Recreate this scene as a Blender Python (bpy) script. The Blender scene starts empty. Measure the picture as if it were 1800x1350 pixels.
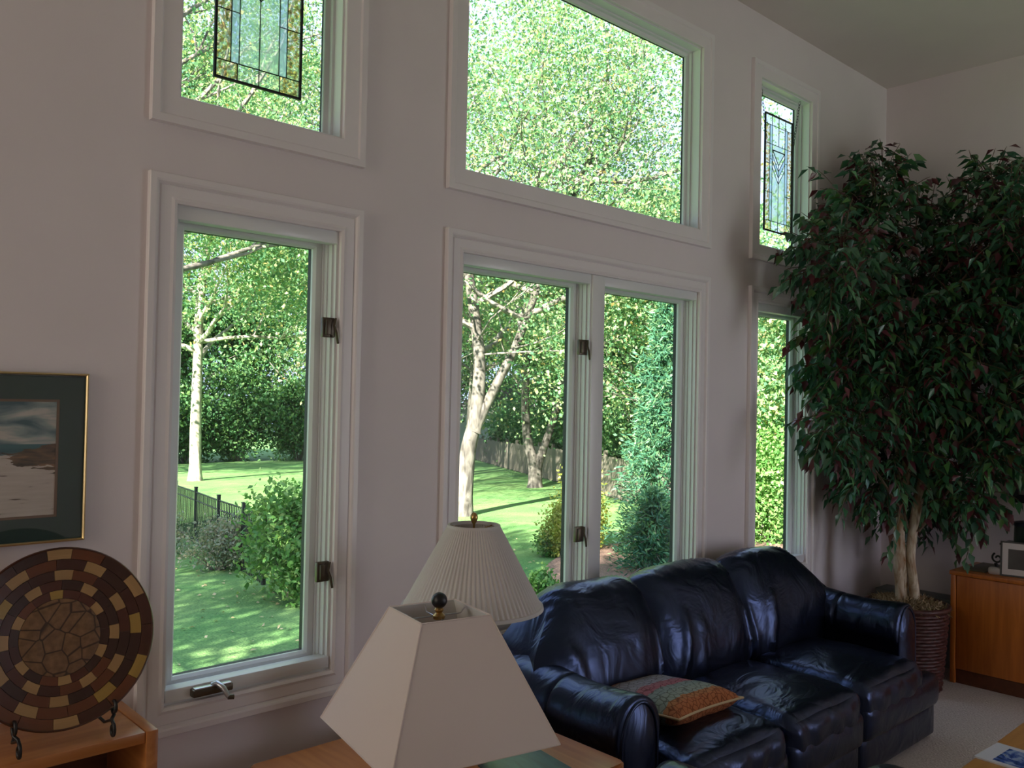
import bpy, bmesh, math, random
import numpy as np
from math import sin, cos, pi, radians, sqrt, atan2
from mathutils import Vector, Matrix, noise

SC = bpy.context.scene
COL = SC.collection
random.seed(7)

# ------------------------------------------------------------------ camera
CAM_H, CAM_D = 1.72, 2.75
FPX, YAW, PIT, ROL = 1513.5, radians(42.854), radians(1.009), radians(1.161)
fw = Vector((sin(YAW) * cos(PIT), cos(YAW) * cos(PIT), sin(PIT)))
rt0 = Vector((cos(YAW), -sin(YAW), 0)); up0 = rt0.cross(fw)
rt = rt0 * cos(ROL) + up0 * sin(ROL); up = -rt0 * sin(ROL) + up0 * cos(ROL)
cd = bpy.data.cameras.new('camera'); cam = bpy.data.objects.new('camera', cd); COL.objects.link(cam)
cd.sensor_width = 36; cd.lens = FPX / 1800 * 36; cd.clip_start = 0.05; cd.clip_end = 400
M4 = Matrix.Identity(4)
for i in range(3):
    M4[i][0], M4[i][1], M4[i][2] = rt[i], up[i], -fw[i]
M4[0][3], M4[1][3], M4[2][3] = 0, -CAM_D, CAM_H
cam.matrix_world = M4
SC.camera = cam

# ------------------------------------------------------------------ sky, sun, daylight from an unseen rear door, added side fill, exposure
W = bpy.data.worlds.new('sky'); SC.world = W; W.use_nodes = True
bg = W.node_tree.nodes['Background']; bg.inputs[0].default_value = (0.72, 0.87, 1.25, 1); bg.inputs[1].default_value = 1.7

def sun_light(direction, energy, angle):
    l = bpy.data.lights.new('sun', 'SUN'); l.energy = energy; l.angle = radians(angle); l.color = (1.0, 0.93, 0.80)
    o = bpy.data.objects.new('sun', l); COL.objects.link(o)
    o.rotation_euler = Vector(direction).to_track_quat('-Z', 'Y').to_euler(); o.location = (0, -20, 30)
sun_light((0.80, 0.36, -0.52), 40.0, 0.6)

def area(name, loc, direction, sx, sy, watts, color):
    l = bpy.data.lights.new(name, 'AREA'); l.shape = 'RECTANGLE'; l.size = sx; l.size_y = sy; l.energy = watts; l.color = color
    o = bpy.data.objects.new(name, l); COL.objects.link(o); o.location = loc
    o.rotation_euler = Vector(direction).to_track_quat('-Z', 'Y').to_euler()
area('daylight_glazed_door', (5.55, -5.55, 1.35), (0, 1, -0.02), 1.2, 2.4, 33, (0.90, 0.86, 1.0))
area('added_side_fill', (-2.95, -0.9, 2.2), (1, 0, -0.02), 1.4, 2.4, 35, (1.0, 0.88, 0.74))  # fill light added to lift the right wall, set in an invented side opening
SC.cycles.max_bounces = 7; SC.cycles.diffuse_bounces = 4; SC.cycles.glossy_bounces = 3; SC.cycles.transmission_bounces = 4; SC.cycles.transparent_max_bounces = 10
SC.cycles.caustics_reflective = False; SC.cycles.caustics_refractive = False

SC.view_settings.view_transform = 'Standard'; SC.view_settings.look = 'None'
SC.view_settings.exposure = 0.0; SC.view_settings.gamma = 1.0; SC.view_settings.use_curve_mapping = False

# ------------------------------------------------------------------ materials
def newmat(name):
    m = bpy.data.materials.new(name); m.use_nodes = True
    nt = m.node_tree; return m, nt, nt.nodes['Principled BSDF'], nt.nodes['Material Output']
def N(nt, kind, **kw):
    n = nt.nodes.new(kind)
    for k, v in kw.items():
        if k in n.inputs: n.inputs[k].default_value = v
        else: setattr(n, k, v)
    return n
def ramp(nt, fac, stops):
    r = nt.nodes.new('ShaderNodeValToRGB'); e = r.color_ramp.elements
    while len(e) < len(stops): e.new(0.5)
    for i, (p, c) in enumerate(stops): e[i].position = p; e[i].color = (*c, 1)
    nt.links.new(fac, r.inputs[0]); return r.outputs[0]
def coords(nt, scale=(1, 1, 1), rot=(0, 0, 0), src='Object', loc=(0, 0, 0)):
    t = nt.nodes.new('ShaderNodeTexCoord'); mp = nt.nodes.new('ShaderNodeMapping')
    mp.inputs['Scale'].default_value = scale; mp.inputs['Rotation'].default_value = rot; mp.inputs['Location'].default_value = loc
    nt.links.new(t.outputs[src], mp.inputs[0]); return mp.outputs[0]
def bump(nt, bsdf, h, strength, dist):
    b = nt.nodes.new('ShaderNodeBump'); b.inputs['Strength'].default_value = strength; b.inputs['Distance'].default_value = dist
    nt.links.new(h, b.inputs['Height']); nt.links.new(b.outputs[0], bsdf.inputs['Normal']); return b
def plain(name, col, rough=0.5, metal=0.0, var=0.0, scale=8.0, spec=0.5, bmp=0.0, bscale=60):
    m, nt, b, o = newmat(name)
    b.inputs['Base Color'].default_value = (*col, 1); b.inputs['Roughness'].default_value = rough
    b.inputs['Metallic'].default_value = metal; b.inputs['Specular IOR Level'].default_value = spec
    if var:
        n = N(nt, 'ShaderNodeTexNoise', Scale=scale, Detail=4.0); nt.links.new(coords(nt), n.inputs['Vector'])
        c = ramp(nt, n.outputs[0], [(0.3, tuple(x * (1 - var) for x in col)), (0.7, tuple(min(1, x * (1 + var)) for x in col))])
        nt.links.new(c, b.inputs['Base Color'])
    if bmp:
        n = N(nt, 'ShaderNodeTexNoise', Scale=bscale, Detail=3.0); nt.links.new(coords(nt), n.inputs['Vector'])
        bump(nt, b, n.outputs[0], bmp, 0.01)
    return m
def wood(name, c1, c2, axis='x', rough=0.35, scale=6, spec=0.5):
    m, nt, b, o = newmat(name)
    s = {'x': (1.2, scale * 2.5, scale * 2.5), 'y': (scale * 2.5, 1.2, scale * 2.5), 'z': (scale * 2.5, scale * 2.5, 1.2)}[axis]
    n = N(nt, 'ShaderNodeTexNoise', Scale=2.0, Detail=6.0, Distortion=0.6); nt.links.new(coords(nt, s), n.inputs['Vector'])
    nt.links.new(ramp(nt, n.outputs[0], [(0.28, c1), (0.72, c2)]), b.inputs['Base Color'])
    b.inputs['Roughness'].default_value = rough; b.inputs['Specular IOR Level'].default_value = spec
    bump(nt, b, n.outputs[0], 0.06, 0.003)
    return m
def leafmat(name, stops, trans=0.45, rough=0.5, tint=(1.25, 1.2, 0.7), spec=0.35):
    m, nt, b, o = newmat(name)
    g = nt.nodes.new('ShaderNodeNewGeometry')
    c = ramp(nt, g.outputs['Random Per Island'], stops)
    nt.links.new(c, b.inputs['Base Color']); b.inputs['Roughness'].default_value = rough; b.inputs['Specular IOR Level'].default_value = spec
    if trans:
        t = nt.nodes.new('ShaderNodeBsdfTranslucent'); mx = nt.nodes.new('ShaderNodeMixShader'); mx.inputs[0].default_value = trans
        ml = nt.nodes.new('ShaderNodeMix'); ml.data_type = 'RGBA'; ml.blend_type = 'MULTIPLY'; ml.inputs[0].default_value = 1.0
        nt.links.new(c, ml.inputs[6]); ml.inputs[7].default_value = (*tint, 1)
        nt.links.new(ml.outputs[2], t.inputs[0])
        nt.links.new(b.outputs[0], mx.inputs[1]); nt.links.new(t.outputs[0], mx.inputs[2]); nt.links.new(mx.outputs[0], o.inputs[0])
    return m
def glassmat(name, tint=(0.96, 0.985, 0.98), refl=0.06, rough=0.0, diff=0.0, noise_col=None, nscale=40, bmp=0.0):
    m, nt, b, o = newmat(name); nt.nodes.remove(b)
    t = nt.nodes.new('ShaderNodeBsdfTransparent'); t.inputs[0].default_value = (*tint, 1)
    g = nt.nodes.new('ShaderNodeBsdfGlossy'); g.inputs['Roughness'].default_value = rough
    mx = nt.nodes.new('ShaderNodeMixShader'); mx.inputs[0].default_value = refl
    nt.links.new(t.outputs[0], mx.inputs[1]); nt.links.new(g.outputs[0], mx.inputs[2]); last = mx.outputs[0]
    if diff:
        d = nt.nodes.new('ShaderNodeBsdfTranslucent'); m2 = nt.nodes.new('ShaderNodeMixShader'); m2.inputs[0].default_value = diff
        d.inputs[0].default_value = (*tint, 1)
        if noise_col:
            n = N(nt, 'ShaderNodeTexNoise', Scale=nscale, Detail=5.0); nt.links.new(coords(nt), n.inputs['Vector'])
            c = ramp(nt, n.outputs[0], noise_col); nt.links.new(c, d.inputs[0]); nt.links.new(c, t.inputs[0])
        nt.links.new(last, m2.inputs[1]); nt.links.new(d.outputs[0], m2.inputs[2]); last = m2.outputs[0]
    nt.links.new(last, o.inputs[0]); return m

MAT = {}
MAT['wall'] = plain('wall_paint', (0.80, 0.73, 0.74), 0.85, var=0.02, scale=3, spec=0.2, bmp=0.03, bscale=220)
MAT['ceiling'] = plain('ceiling_paint', (0.72, 0.655, 0.61), 0.9, var=0.02, scale=3, spec=0.15, bmp=0.04, bscale=160)
MAT['trim'] = plain('white_trim', (0.84, 0.79, 0.80), 0.38, var=0.015, scale=5)
MAT['vinyl'] = plain('white_vinyl', (0.80, 0.81, 0.82), 0.3)
MAT['gasket'] = plain('black_gasket', (0.01, 0.012, 0.012), 0.6)
MAT['pane'] = glassmat('window_glass', (0.96, 0.985, 0.97), 0.03)
MAT['bronze'] = plain('bronze', (0.10, 0.078, 0.055), 0.38, 0.6)
MAT['steel'] = plain('brushed_steel', (0.55, 0.56, 0.60), 0.28, 0.9)
MAT['brass'] = plain('brass', (0.45, 0.29, 0.11), 0.3, 0.9)
MAT['gold'] = plain('gold_frame', (0.72, 0.56, 0.30), 0.28, 0.85)
MAT['black'] = plain('black_iron', (0.008, 0.008, 0.009), 0.4)
MAT['cherry'] = wood('cherry_laminate', (0.44, 0.15, 0.040), (0.60, 0.245, 0.075), 'x', 0.28)
MAT['cherry_y'] = wood('cherry_laminate_depth', (0.44, 0.15, 0.040), (0.60, 0.245, 0.075), 'y', 0.28)
MAT['oakred'] = wood('red_oak', (0.45, 0.125, 0.020), (0.66, 0.21, 0.036), 'z', 0.35)
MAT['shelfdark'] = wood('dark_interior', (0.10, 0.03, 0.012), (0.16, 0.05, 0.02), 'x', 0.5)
MAT['exterior'] = plain('exterior_siding', (0.62, 0.60, 0.55), 0.7)

def leather():
    m, nt, b, o = newmat('black_leather')
    b.inputs['Base Color'].default_value = (0.004, 0.005, 0.010, 1); b.inputs['Roughness'].default_value = 0.30
    b.inputs['Specular IOR Level'].default_value = 1.0; b.inputs['Specular Tint'].default_value = (0.36, 0.50, 1.0, 1)  # blue tint colours the sheen, standing in for sky reflections
    n1 = N(nt, 'ShaderNodeTexNoise', Scale=5.0, Detail=3.0, Distortion=1.2); nt.links.new(coords(nt, (1.0, 1.6, 1.0)), n1.inputs['Vector'])
    n2 = N(nt, 'ShaderNodeTexNoise', Scale=320.0, Detail=2.0); nt.links.new(coords(nt), n2.inputs['Vector'])
    b1 = bump(nt, b, n2.outputs[0], 0.12, 0.002)
    b2 = nt.nodes.new('ShaderNodeBump'); b2.inputs['Strength'].default_value = 0.35; b2.inputs['Distance'].default_value = 0.03
    nt.links.new(n1.outputs[0], b2.inputs['Height']); nt.links.new(b2.outputs[0], b1.inputs['Normal'])
    return m
MAT['leather'] = leather()

def carpet():
    m, nt, b, o = newmat('carpet_beige')
    n = N(nt, 'ShaderNodeTexNoise', Scale=90.0, Detail=4.0); nt.links.new(coords(nt), n.inputs['Vector'])
    nt.links.new(ramp(nt, n.outputs[0], [(0.3, (0.50, 0.44, 0.40)), (0.7, (0.66, 0.60, 0.56))]), b.inputs['Base Color'])
    b.inputs['Roughness'].default_value = 1.0; b.inputs['Specular IOR Level'].default_value = 0.1
    bump(nt, b, n.outputs[0], 0.6, 0.01); return m
MAT['carpet'] = carpet()

def shade_fabric(name, col, fac):
    m, nt, b, o = newmat(name)
    b.inputs['Base Color'].default_value = (*col, 1); b.inputs['Roughness'].default_value = 0.8; b.inputs['Specular IOR Level'].default_value = 0.2
    n = N(nt, 'ShaderNodeTexNoise', Scale=260.0, Detail=2.0); nt.links.new(coords(nt, (1, 1, 0.3)), n.inputs['Vector']); bump(nt, b, n.outputs[0], 0.05, 0.002)
    t = nt.nodes.new('ShaderNodeBsdfTranslucent'); t.inputs[0].default_value = (*col, 1)
    mx = nt.nodes.new('ShaderNodeMixShader'); mx.inputs[0].default_value = fac
    nt.links.new(b.outputs[0], mx.inputs[1]); nt.links.new(t.outputs[0], mx.inputs[2]); nt.links.new(mx.outputs[0], o.inputs[0]); return m
MAT['shade_white'] = shade_fabric('pleated_shade_fabric', (0.78, 0.74, 0.72), 0.22)
MAT['shade_lining'] = plain('white_shade_lining', (0.86, 0.86, 0.84), 0.7)
MAT['shade_cream'] = shade_fabric('cream_shade_linen', (0.84, 0.73, 0.68), 0.16)

# ------------------------------------------------------------------ mesh helpers
ORG = {}
class MB:
    def __init__(s): s.v = []; s.f = []
    def add(s, v, f):
        k = len(s.v); s.v += [tuple(p) for p in v]; s.f += [tuple(i + k for i in q) for q in f]; return s
    def box(s, x0, x1, y0, y1, z0, z1):
        return s.add([(x0, y0, z0), (x1, y0, z0), (x1, y1, z0), (x0, y1, z0), (x0, y0, z1), (x1, y0, z1), (x1, y1, z1), (x0, y1, z1)],
                     [(3, 2, 1, 0), (4, 5, 6, 7), (0, 1, 5, 4), (1, 2, 6, 5), (2, 3, 7, 6), (3, 0, 4, 7)])
    def bbox(s, x0, x1, y0, y1, z0, z1, r=0.004, seg=2):
        bm = bmesh.new(); bmesh.ops.create_cube(bm, size=1)
        for v in bm.verts:
            v.co = Vector(((x0 + x1) / 2 + v.co.x * (x1 - x0), (y0 + y1) / 2 + v.co.y * (y1 - y0), (z0 + z1) / 2 + v.co.z * (z1 - z0)))
        bmesh.ops.bevel(bm, geom=list(bm.edges), offset=r, segments=seg, affect='EDGES', profile=0.5)
        bm.verts.index_update(); s.add([v.co[:] for v in bm.verts], [[v.index for v in f.verts] for f in bm.faces]); bm.free(); return s
    def tube(s, pts, r, n=8, closed=False, cap=True):
        P = [Vector(p) for p in pts]; R = r if hasattr(r, '__len__') else [r] * len(P); k = len(P)
        vs = []; ref = None
        for i in range(k):
            a = P[(i - 1) % k] if (closed or i > 0) else P[i]; b = P[(i + 1) % k] if (closed or i < k - 1) else P[i]
            d = (b - a)
            d = d.normalized() if d.length > 1e-9 else Vector((0, 0, 1))
            if ref is None:
                ref = Vector((0, 0, 1)) if abs(d.z) < 0.9 else Vector((1, 0, 0))
            x = (ref - d * ref.dot(d))
            if x.length < 1e-6: x = d.orthogonal()
            x.normalize(); ref = x; y = d.cross(x)
            for j in range(n):
                t = 2 * pi * j / n; vs.append(P[i] + (x * cos(t) + y * sin(t)) * R[i])
        fs = []
        for i in range(k if closed else k - 1):
            for j in range(n):
                a, b = i * n + j, i * n + (j + 1) % n; c, d = ((i + 1) % k) * n + (j + 1) % n, ((i + 1) % k) * n + j
                fs.append((a, b, c, d))
        if cap and not closed:
            fs.append(tuple(range(n - 1, -1, -1))); fs.append(tuple((k - 1) * n + j for j in range(n)))
        return s.add(vs, fs)
    def lathe(s, prof, n=32, c=(0, 0, 0), mod=None, closed=False):
        vs = []; k = len(prof)
        for i, (r, z) in enumerate(prof):
            for j in range(n):
                t = 2 * pi * j / n; q = r * (mod(j, i) if mod else 1); vs.append((c[0] + q * cos(t), c[1] + q * sin(t), c[2] + z))
        fs = [(i * n + j, i * n + (j + 1) % n, ((i + 1) % k) * n + (j + 1) % n, ((i + 1) % k) * n + j) for i in range(k if closed else k - 1) for j in range(n)]
        if not closed:
            if prof[0][0] > 1e-6: fs.append(tuple(range(n - 1, -1, -1)))
            if prof[-1][0] > 1e-6: fs.append(tuple((k - 1) * n + j for j in range(n)))
        return s.add(vs, fs)
    def frame(s, x0, x1, z0, z1, prof):
        """closed profile [(offset outward from rect, y)] swept round a rectangle in xz with mitred corners"""
        k = len(prof); vs = []
        for cx, cz, sx, sz in ((x0, z0, -1, -1), (x1, z0, 1, -1), (x1, z1, 1, 1), (x0, z1, -1, 1)):
            for o, y in prof: vs.append((cx + sx * o, y, cz + sz * o))
        fs = [(a * k + i, ((a + 1) % 4) * k + i, ((a + 1) % 4) * k + (i + 1) % k, a * k + (i + 1) % k) for a in range(4) for i in range(k)]
        return s.add(vs, fs)
    def prism(s, poly, y0, y1):
        n = len(poly); vs = [(x, y0, z) for x, z in poly] + [(x, y1, z) for x, z in poly]
        return s.add(vs, [tuple(range(n)), tuple(range(2 * n - 1, n - 1, -1))] + [(i, i + n, (i + 1) % n + n, (i + 1) % n) for i in range(n)])
    def slab(s, poly, z0, z1):
        n = len(poly); vs = [(x, y, z0) for x, y in poly] + [(x, y, z1) for x, y in poly]
        return s.add(vs, [tuple(range(n - 1, -1, -1)), tuple(range(n, 2 * n))] + [(i, (i + 1) % n, (i + 1) % n + n, i + n) for i in range(n)])
    def sphere(s, c, r, n=16, m=10, sz=1.0):
        return s.lathe([(max(1e-7, r * sin(pi * i / m)), -r * sz * cos(pi * i / m)) for i in range(m + 1)], n, c)
    def rbox(s, c, h, r, n=14, puff=(0, 0, 0), warp=None):
        idx = {}; vs = []; fs = []
        ts = [sin(pi / 2 * (2 * i / n - 1)) for i in range(n + 1)]
        def pt(p):
            key = tuple(round(a, 5) for a in p)
            if key in idx: return idx[key]
            q = [p[i] * h[i] for i in range(3)]; inn = [max(-(h[i] - r), min(h[i] - r, q[i])) for i in range(3)]
            d = Vector([q[i] - inn[i] for i in range(3)])
            if d.length > 1e-9: d = d.normalized() * r
            q = [inn[i] + d[i] for i in range(3)]
            x, y, z = p
            q[0] += x * puff[0] * (1 - y * y) * (1 - z * z); q[1] += y * puff[1] * (1 - x * x) * (1 - z * z); q[2] += z * puff[2] * (1 - x * x) * (1 - y * y)
            w = Vector((c[0] + q[0], c[1] + q[1], c[2] + q[2]))
            if warp: w = warp(w, p)
            idx[key] = len(vs); vs.append(w); return idx[key]
        for ax in range(3):
            for sg in (-1, 1):
                for i in range(n):
                    for j in range(n):
                        quad = []
                        for a, b in ((i, j), (i + 1, j), (i + 1, j + 1), (i, j + 1)):
                            p = [0, 0, 0]; p[ax] = sg; p[(ax + 1) % 3] = ts[a]; p[(ax + 2) % 3] = ts[b]; quad.append(pt(tuple(p)))
                        fs.append(quad if sg > 0 else quad[::-1])
        return s.add(vs, fs)
    def grid(s, rows, closed=False):
        n = len(rows[0]); vs = [p for r in rows for p in r]
        fs = [(i * n + j, i * n + (j + 1) % n, (i + 1) * n + (j + 1) % n, (i + 1) * n + j) for i in range(len(rows) - 1) for j in range(n if closed else n - 1)]
        return s.add(vs, fs)
    def mesh(s, name, off=(0, 0, 0), mat=None, smooth=None):
        me = bpy.data.meshes.new(name)
        me.from_pydata([(x - off[0], y - off[1], z - off[2]) for x, y, z in s.v], [], s.f)
        bm = bmesh.new(); bm.from_mesh(me); bmesh.ops.recalc_face_normals(bm, faces=bm.faces); bm.to_mesh(me); bm.free()
        if mat: me.materials.append(mat)
        if smooth:
            me.polygons.foreach_set('use_smooth', [True] * len(me.polygons)); me.set_sharp_from_angle(angle=radians(smooth))
        return me
    def build(s, name, mat, parent=None, smooth=None, origin=None):
        off = origin if origin is not None else (ORG.get(parent.name, (0, 0, 0)) if parent else (0, 0, 0))
        o = bpy.data.objects.new(name, s.mesh(name, off, MAT.get(mat, mat) if isinstance(mat, str) else mat, smooth)); COL.objects.link(o)
        if parent: o.parent = parent; ORG[o.name] = off
        else: o.location = off; ORG[o.name] = tuple(off)
        return o
def put(name, me, parent=None, loc=(0, 0, 0), rot=(0, 0, 0), scale=None):
    o = bpy.data.objects.new(name, me); COL.objects.link(o); o.parent = parent; o.location = loc; o.rotation_euler = rot
    if scale: o.scale = scale
    return o
def tag(o, label=None, cat=None, group=None, kind=None):
    if label: o['label'] = label
    if cat: o['category'] = cat
    if group: o['group'] = group
    if kind: o['kind'] = kind
    return o
def thing(name, label, cat, loc, group=None, rot=(0, 0, 0), local=False):
    o = bpy.data.objects.new(name, None); COL.objects.link(o); o.location = loc; o.rotation_euler = rot; o.empty_display_size = 0.1
    ORG[o.name] = (0, 0, 0) if local else tuple(loc)
    return tag(o, label, cat, group)
def struct(name, loc=(0, 0, 0)):
    o = bpy.data.objects.new(name, None); COL.objects.link(o); o.location = loc; ORG[o.name] = tuple(loc); o['kind'] = 'structure'; return o
def crom(pts, n=6):
    P = [Vector(p) for p in pts]; out = []
    for i in range(len(P) - 1):
        a = P[max(0, i - 1)]; b = P[i]; c = P[i + 1]; d = P[min(len(P) - 1, i + 2)]
        for k in range(n):
            t = k / n
            out.append(0.5 * ((2 * b) + (c - a) * t + (2 * a - 5 * b + 4 * c - d) * t * t + (3 * b - a - 3 * c + d) * t ** 3))
    out.append(P[-1]); return out
def sm(x): x = max(0, min(1, x)); return x * x * (3 - 2 * x)

# ------------------------------------------------------------------ room shell
CE, XR, XL, YB = 4.04, 6.226, -3.0, -5.6
ZB0, ZB1, ZU0, ZU1 = 0.723, 2.322, 2.663, 3.662
COLS = [(1.070, 1.673), (2.254, 3.919), (4.512, 5.116)]
def wall_with_holes(mb, a0, a1, z0, z1, holes, emit):
    xs = sorted({a0, a1} | {h[0] for h in holes} | {h[1] for h in holes}); zs = sorted({z0, z1} | {h[2] for h in holes} | {h[3] for h in holes})
    for i in range(len(xs) - 1):
        j = 0
        while j < len(zs) - 1:
            inside = lambda q: any(h[0] <= xs[i] and xs[i + 1] <= h[1] and h[2] <= zs[q] and zs[q + 1] <= h[3] for h in holes)
            if inside(j): j += 1; continue
            k = j
            while k + 1 < len(zs) - 1 and not inside(k + 1): k += 1
            emit(xs[i], xs[i + 1], zs[j], zs[k + 1]); j = k + 1
holes = [(a, b, ZB0, ZB1) for a, b in COLS] + [(a, b, ZU0, ZU1) for a, b in COLS]
m = MB(); wall_with_holes(m, XL - 0.2, XR + 0.2, -2.2, CE + 0.2, holes, lambda a, b, c, d: m.box(a, b, 0, 0.125, c, d))
tag(m.build('wall_back', 'wall'), kind='structure')
m = MB(); wall_with_holes(m, YB, 0, -0.3, CE + 0.2, [], lambda a, b, c, d: m.box(XR, XR + 0.18, a, b, c, d))
tag(m.build('wall_right', 'wall'), kind='structure')
m = MB(); wall_with_holes(m, YB, 0, -0.3, CE + 0.2, [(-1.6, -0.2, 1.0, 3.4)], lambda a, b, c, d: m.box(XL - 0.18, XL, a, b, c, d))  # hole cut for the added side fill
tag(m.build('wall_left', 'wall'), kind='structure')
tag(MB().box(-6.4, -6.2, -8.0, 2.0, -2.0, 6.2).build('sun_block_wall', 'exterior'), kind='structure')  # unseen wall added to stop sun entering the side opening
m = MB(); wall_with_holes(m, XL - 0.18, XR + 0.18, -0.3, CE + 0.2, [(4.95, 6.15, 0.1, 2.6)], lambda a, b, c, d: m.box(a, b, YB - 0.18, YB, c, d))
tag(m.build('wall_front', 'wall'), kind='structure')
tag(MB().box(XL - 0.18, XR + 0.18, YB - 0.18, 0.18, CE, CE + 0.2).build('ceiling', 'ceiling'), kind='structure')
tag(MB().box(XL - 0.18, XR + 0.18, YB - 0.18, 0.0, -0.25, 0).build('floor', 'carpet'), kind='structure')
tag(MB().box(XL, XR, -0.016, 0, 0, 0.11).box(XL, XR, -0.01, 0, 0.11, 0.125).build('baseboard_back', 'trim'), kind='structure')
tag(MB().box(XR - 0.016, XR, -2.3, -0.016, 0, 0.11).build('baseboard_right', 'trim'), kind='structure')
# pitched roof over the room, unseen; rear eave lengthened to keep sun out of the rear door
m = MB(); m.add([(XL - 0.7, YB - 3.4, CE - 0.9), (XR + 0.7, YB - 3.4, CE - 0.9), (XR + 0.7, 0.75, CE + 0.1), (XL - 0.7, 0.75, CE + 0.1), (XL - 0.7, -2.6, CE + 2.2), (XR + 0.7, -2.6, CE + 2.2)],
                [(0, 1, 5, 4), (2, 3, 4, 5), (1, 2, 5), (3, 0, 4)])
tag(m.build('roof', plain('roof_shingle', (0.16, 0.14, 0.13), 0.9)), kind='structure')
# door behind the camera, and a side window added to hold the fill light
d = struct('door_1', (5.55, YB, 0.1))
MB().frame(4.95, 6.15, 0.1, 2.6, [(0, YB - 0.12), (-0.05, YB - 0.12), (-0.05, YB - 0.06), (0, YB - 0.06)]).build('door_frame', 'vinyl', d)
w = struct('window_7', (XL, -0.9, 1.0)); m = MB().frame(-1.6, -0.2, 1.0, 3.4, [(0, 0.06), (-0.05, 0.06), (-0.05, 0.12), (0, 0.12)]); m.v = [(XL - y, x, z) for x, y, z in m.v]; m.build('window_frame', 'vinyl', w)

# ------------------------------------------------------------------ windows in view
CASING = [(0, 0.0), (0, -0.013), (0.010, -0.018), (0.020, -0.014), (0.052, -0.014), (0.056, -0.010), (0.064, -0.020), (0.070, -0.023), (0.088, -0.023), (0.090, -0.020), (0.090, 0.0)]
FLATC = [(0, 0.0), (0, -0.014), (0.004, -0.016), (0.060, -0.016), (0.066, -0.022), (0.090, -0.022), (0.092, 0.0)]
def lock(parent, x, z):
    plate = MB().bbox(x - 0.028, x + 0.026, 0.004, 0.022, z - 0.036, z + 0.036, 0.003).build('lock_plate', 'bronze', parent, 30)
    MB().bbox(x - 0.020, x + 0.004, -0.006, 0.006, z - 0.028, z + 0.028, 0.003).build('lock_case', 'bronze', plate, 30)
    MB().tube([(x + 0.020, -0.004, z + 0.034), (x + 0.008, -0.012, z + 0.006), (x + 0.016, -0.016, z - 0.02), (x + 0.026, -0.012, z - 0.058)], [0.0035, 0.0045, 0.005, 0.0045], 8).build('lock_lever', 'bronze', plate, 40)
def crank(parent, x0, x1, z):
    c = MB().bbox(x0, x1, -0.034, -0.002, z - 0.013, z + 0.012, 0.005).build('crank_housing', 'bronze', parent, 30)
    MB().bbox(x0 + 0.006, x1 - 0.006, -0.032, -0.006, z + 0.0105, z + 0.016, 0.002).build('crank_cover', 'steel', c, 30)
    xm = x0 + 0.085
    MB().tube([(xm - 0.014, -0.02, z + 0.014), (xm - 0.008, -0.036, z + 0.022), (xm + 0.004, -0.058, z + 0.010), (xm + 0.014, -0.076, z - 0.016)], [0.010, 0.010, 0.0085, 0.008], 10).build('crank_handle', 'steel', c, 50)
    MB().tube([(xm + 0.012, -0.076, z - 0.017), (xm + 0.030, -0.080, z - 0.018)], [0.008, 0.009], 10).build('crank_knob', 'bronze', c, 50)
def casement(parent, x0, x1, z0, z1):
    # frame lining, stepped stops and the sash inside it
    MB().frame(x0, x1, z0, z1, [(-0.0, 0.004), (-0.010, 0.004), (-0.010, 0.022), (-0.018, 0.022), (-0.018, 0.045), (-0.024, 0.045), (-0.024, 0.062), (-0.030, 0.062), (-0.030, 0.118), (0, 0.118)]).build('window_frame', 'vinyl', parent)
    MB().bbox(x0 + 0.006, x1 - 0.006, 0.002, 0.05, z1 - 0.046, z1 - 0.003, 0.003).build('head_stop', 'vinyl', parent, 30)
    MB().bbox(x0 + 0.006, x1 - 0.006, -0.004, 0.05, z0 + 0.010, z0 + 0.050, 0.003).build('sill_stop', 'vinyl', parent, 30)
    s = MB().frame(x0, x1, z0, z1, [(-0.031, 0.070), (-0.054, 0.070), (-0.062, 0.082), (-0.062, 0.094), (-0.031, 0.094)]).build('sash', 'vinyl', parent)
    MB().frame(x0, x1, z0, z1, [(-0.031, 0.0945), (-0.0625, 0.0945), (-0.0625, 0.114), (-0.031, 0.114)]).build('outer_sash', 'gasket', s)
    MB().box(x0 + 0.0615, x1 - 0.0615, 0.0885, 0.0945, z0 + 0.0615, z1 - 0.0615).build('pane', 'pane', s)
def fixed(parent, x0, x1, z0, z1):
    MB().frame(x0, x1, z0, z1, [(0, 0.003), (-0.008, 0.003), (-0.008, 0.055), (-0.018, 0.055), (-0.018, 0.072), (-0.034, 0.078), (-0.036, 0.082), (-0.036, 0.091), (0, 0.091)]).build('window_frame', 'vinyl', parent)
    MB().frame(x0, x1, z0, z1, [(0, 0.0915), (-0.0365, 0.0915), (-0.0365, 0.102), (0, 0.102)]).build('outer_frame', 'gasket', parent)
    MB().box(x0 + 0.0355, x1 - 0.0355, 0.085, 0.091, z0 + 0.0355, z1 - 0.0355).build('pane', 'pane', parent)
wi = 1
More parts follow.
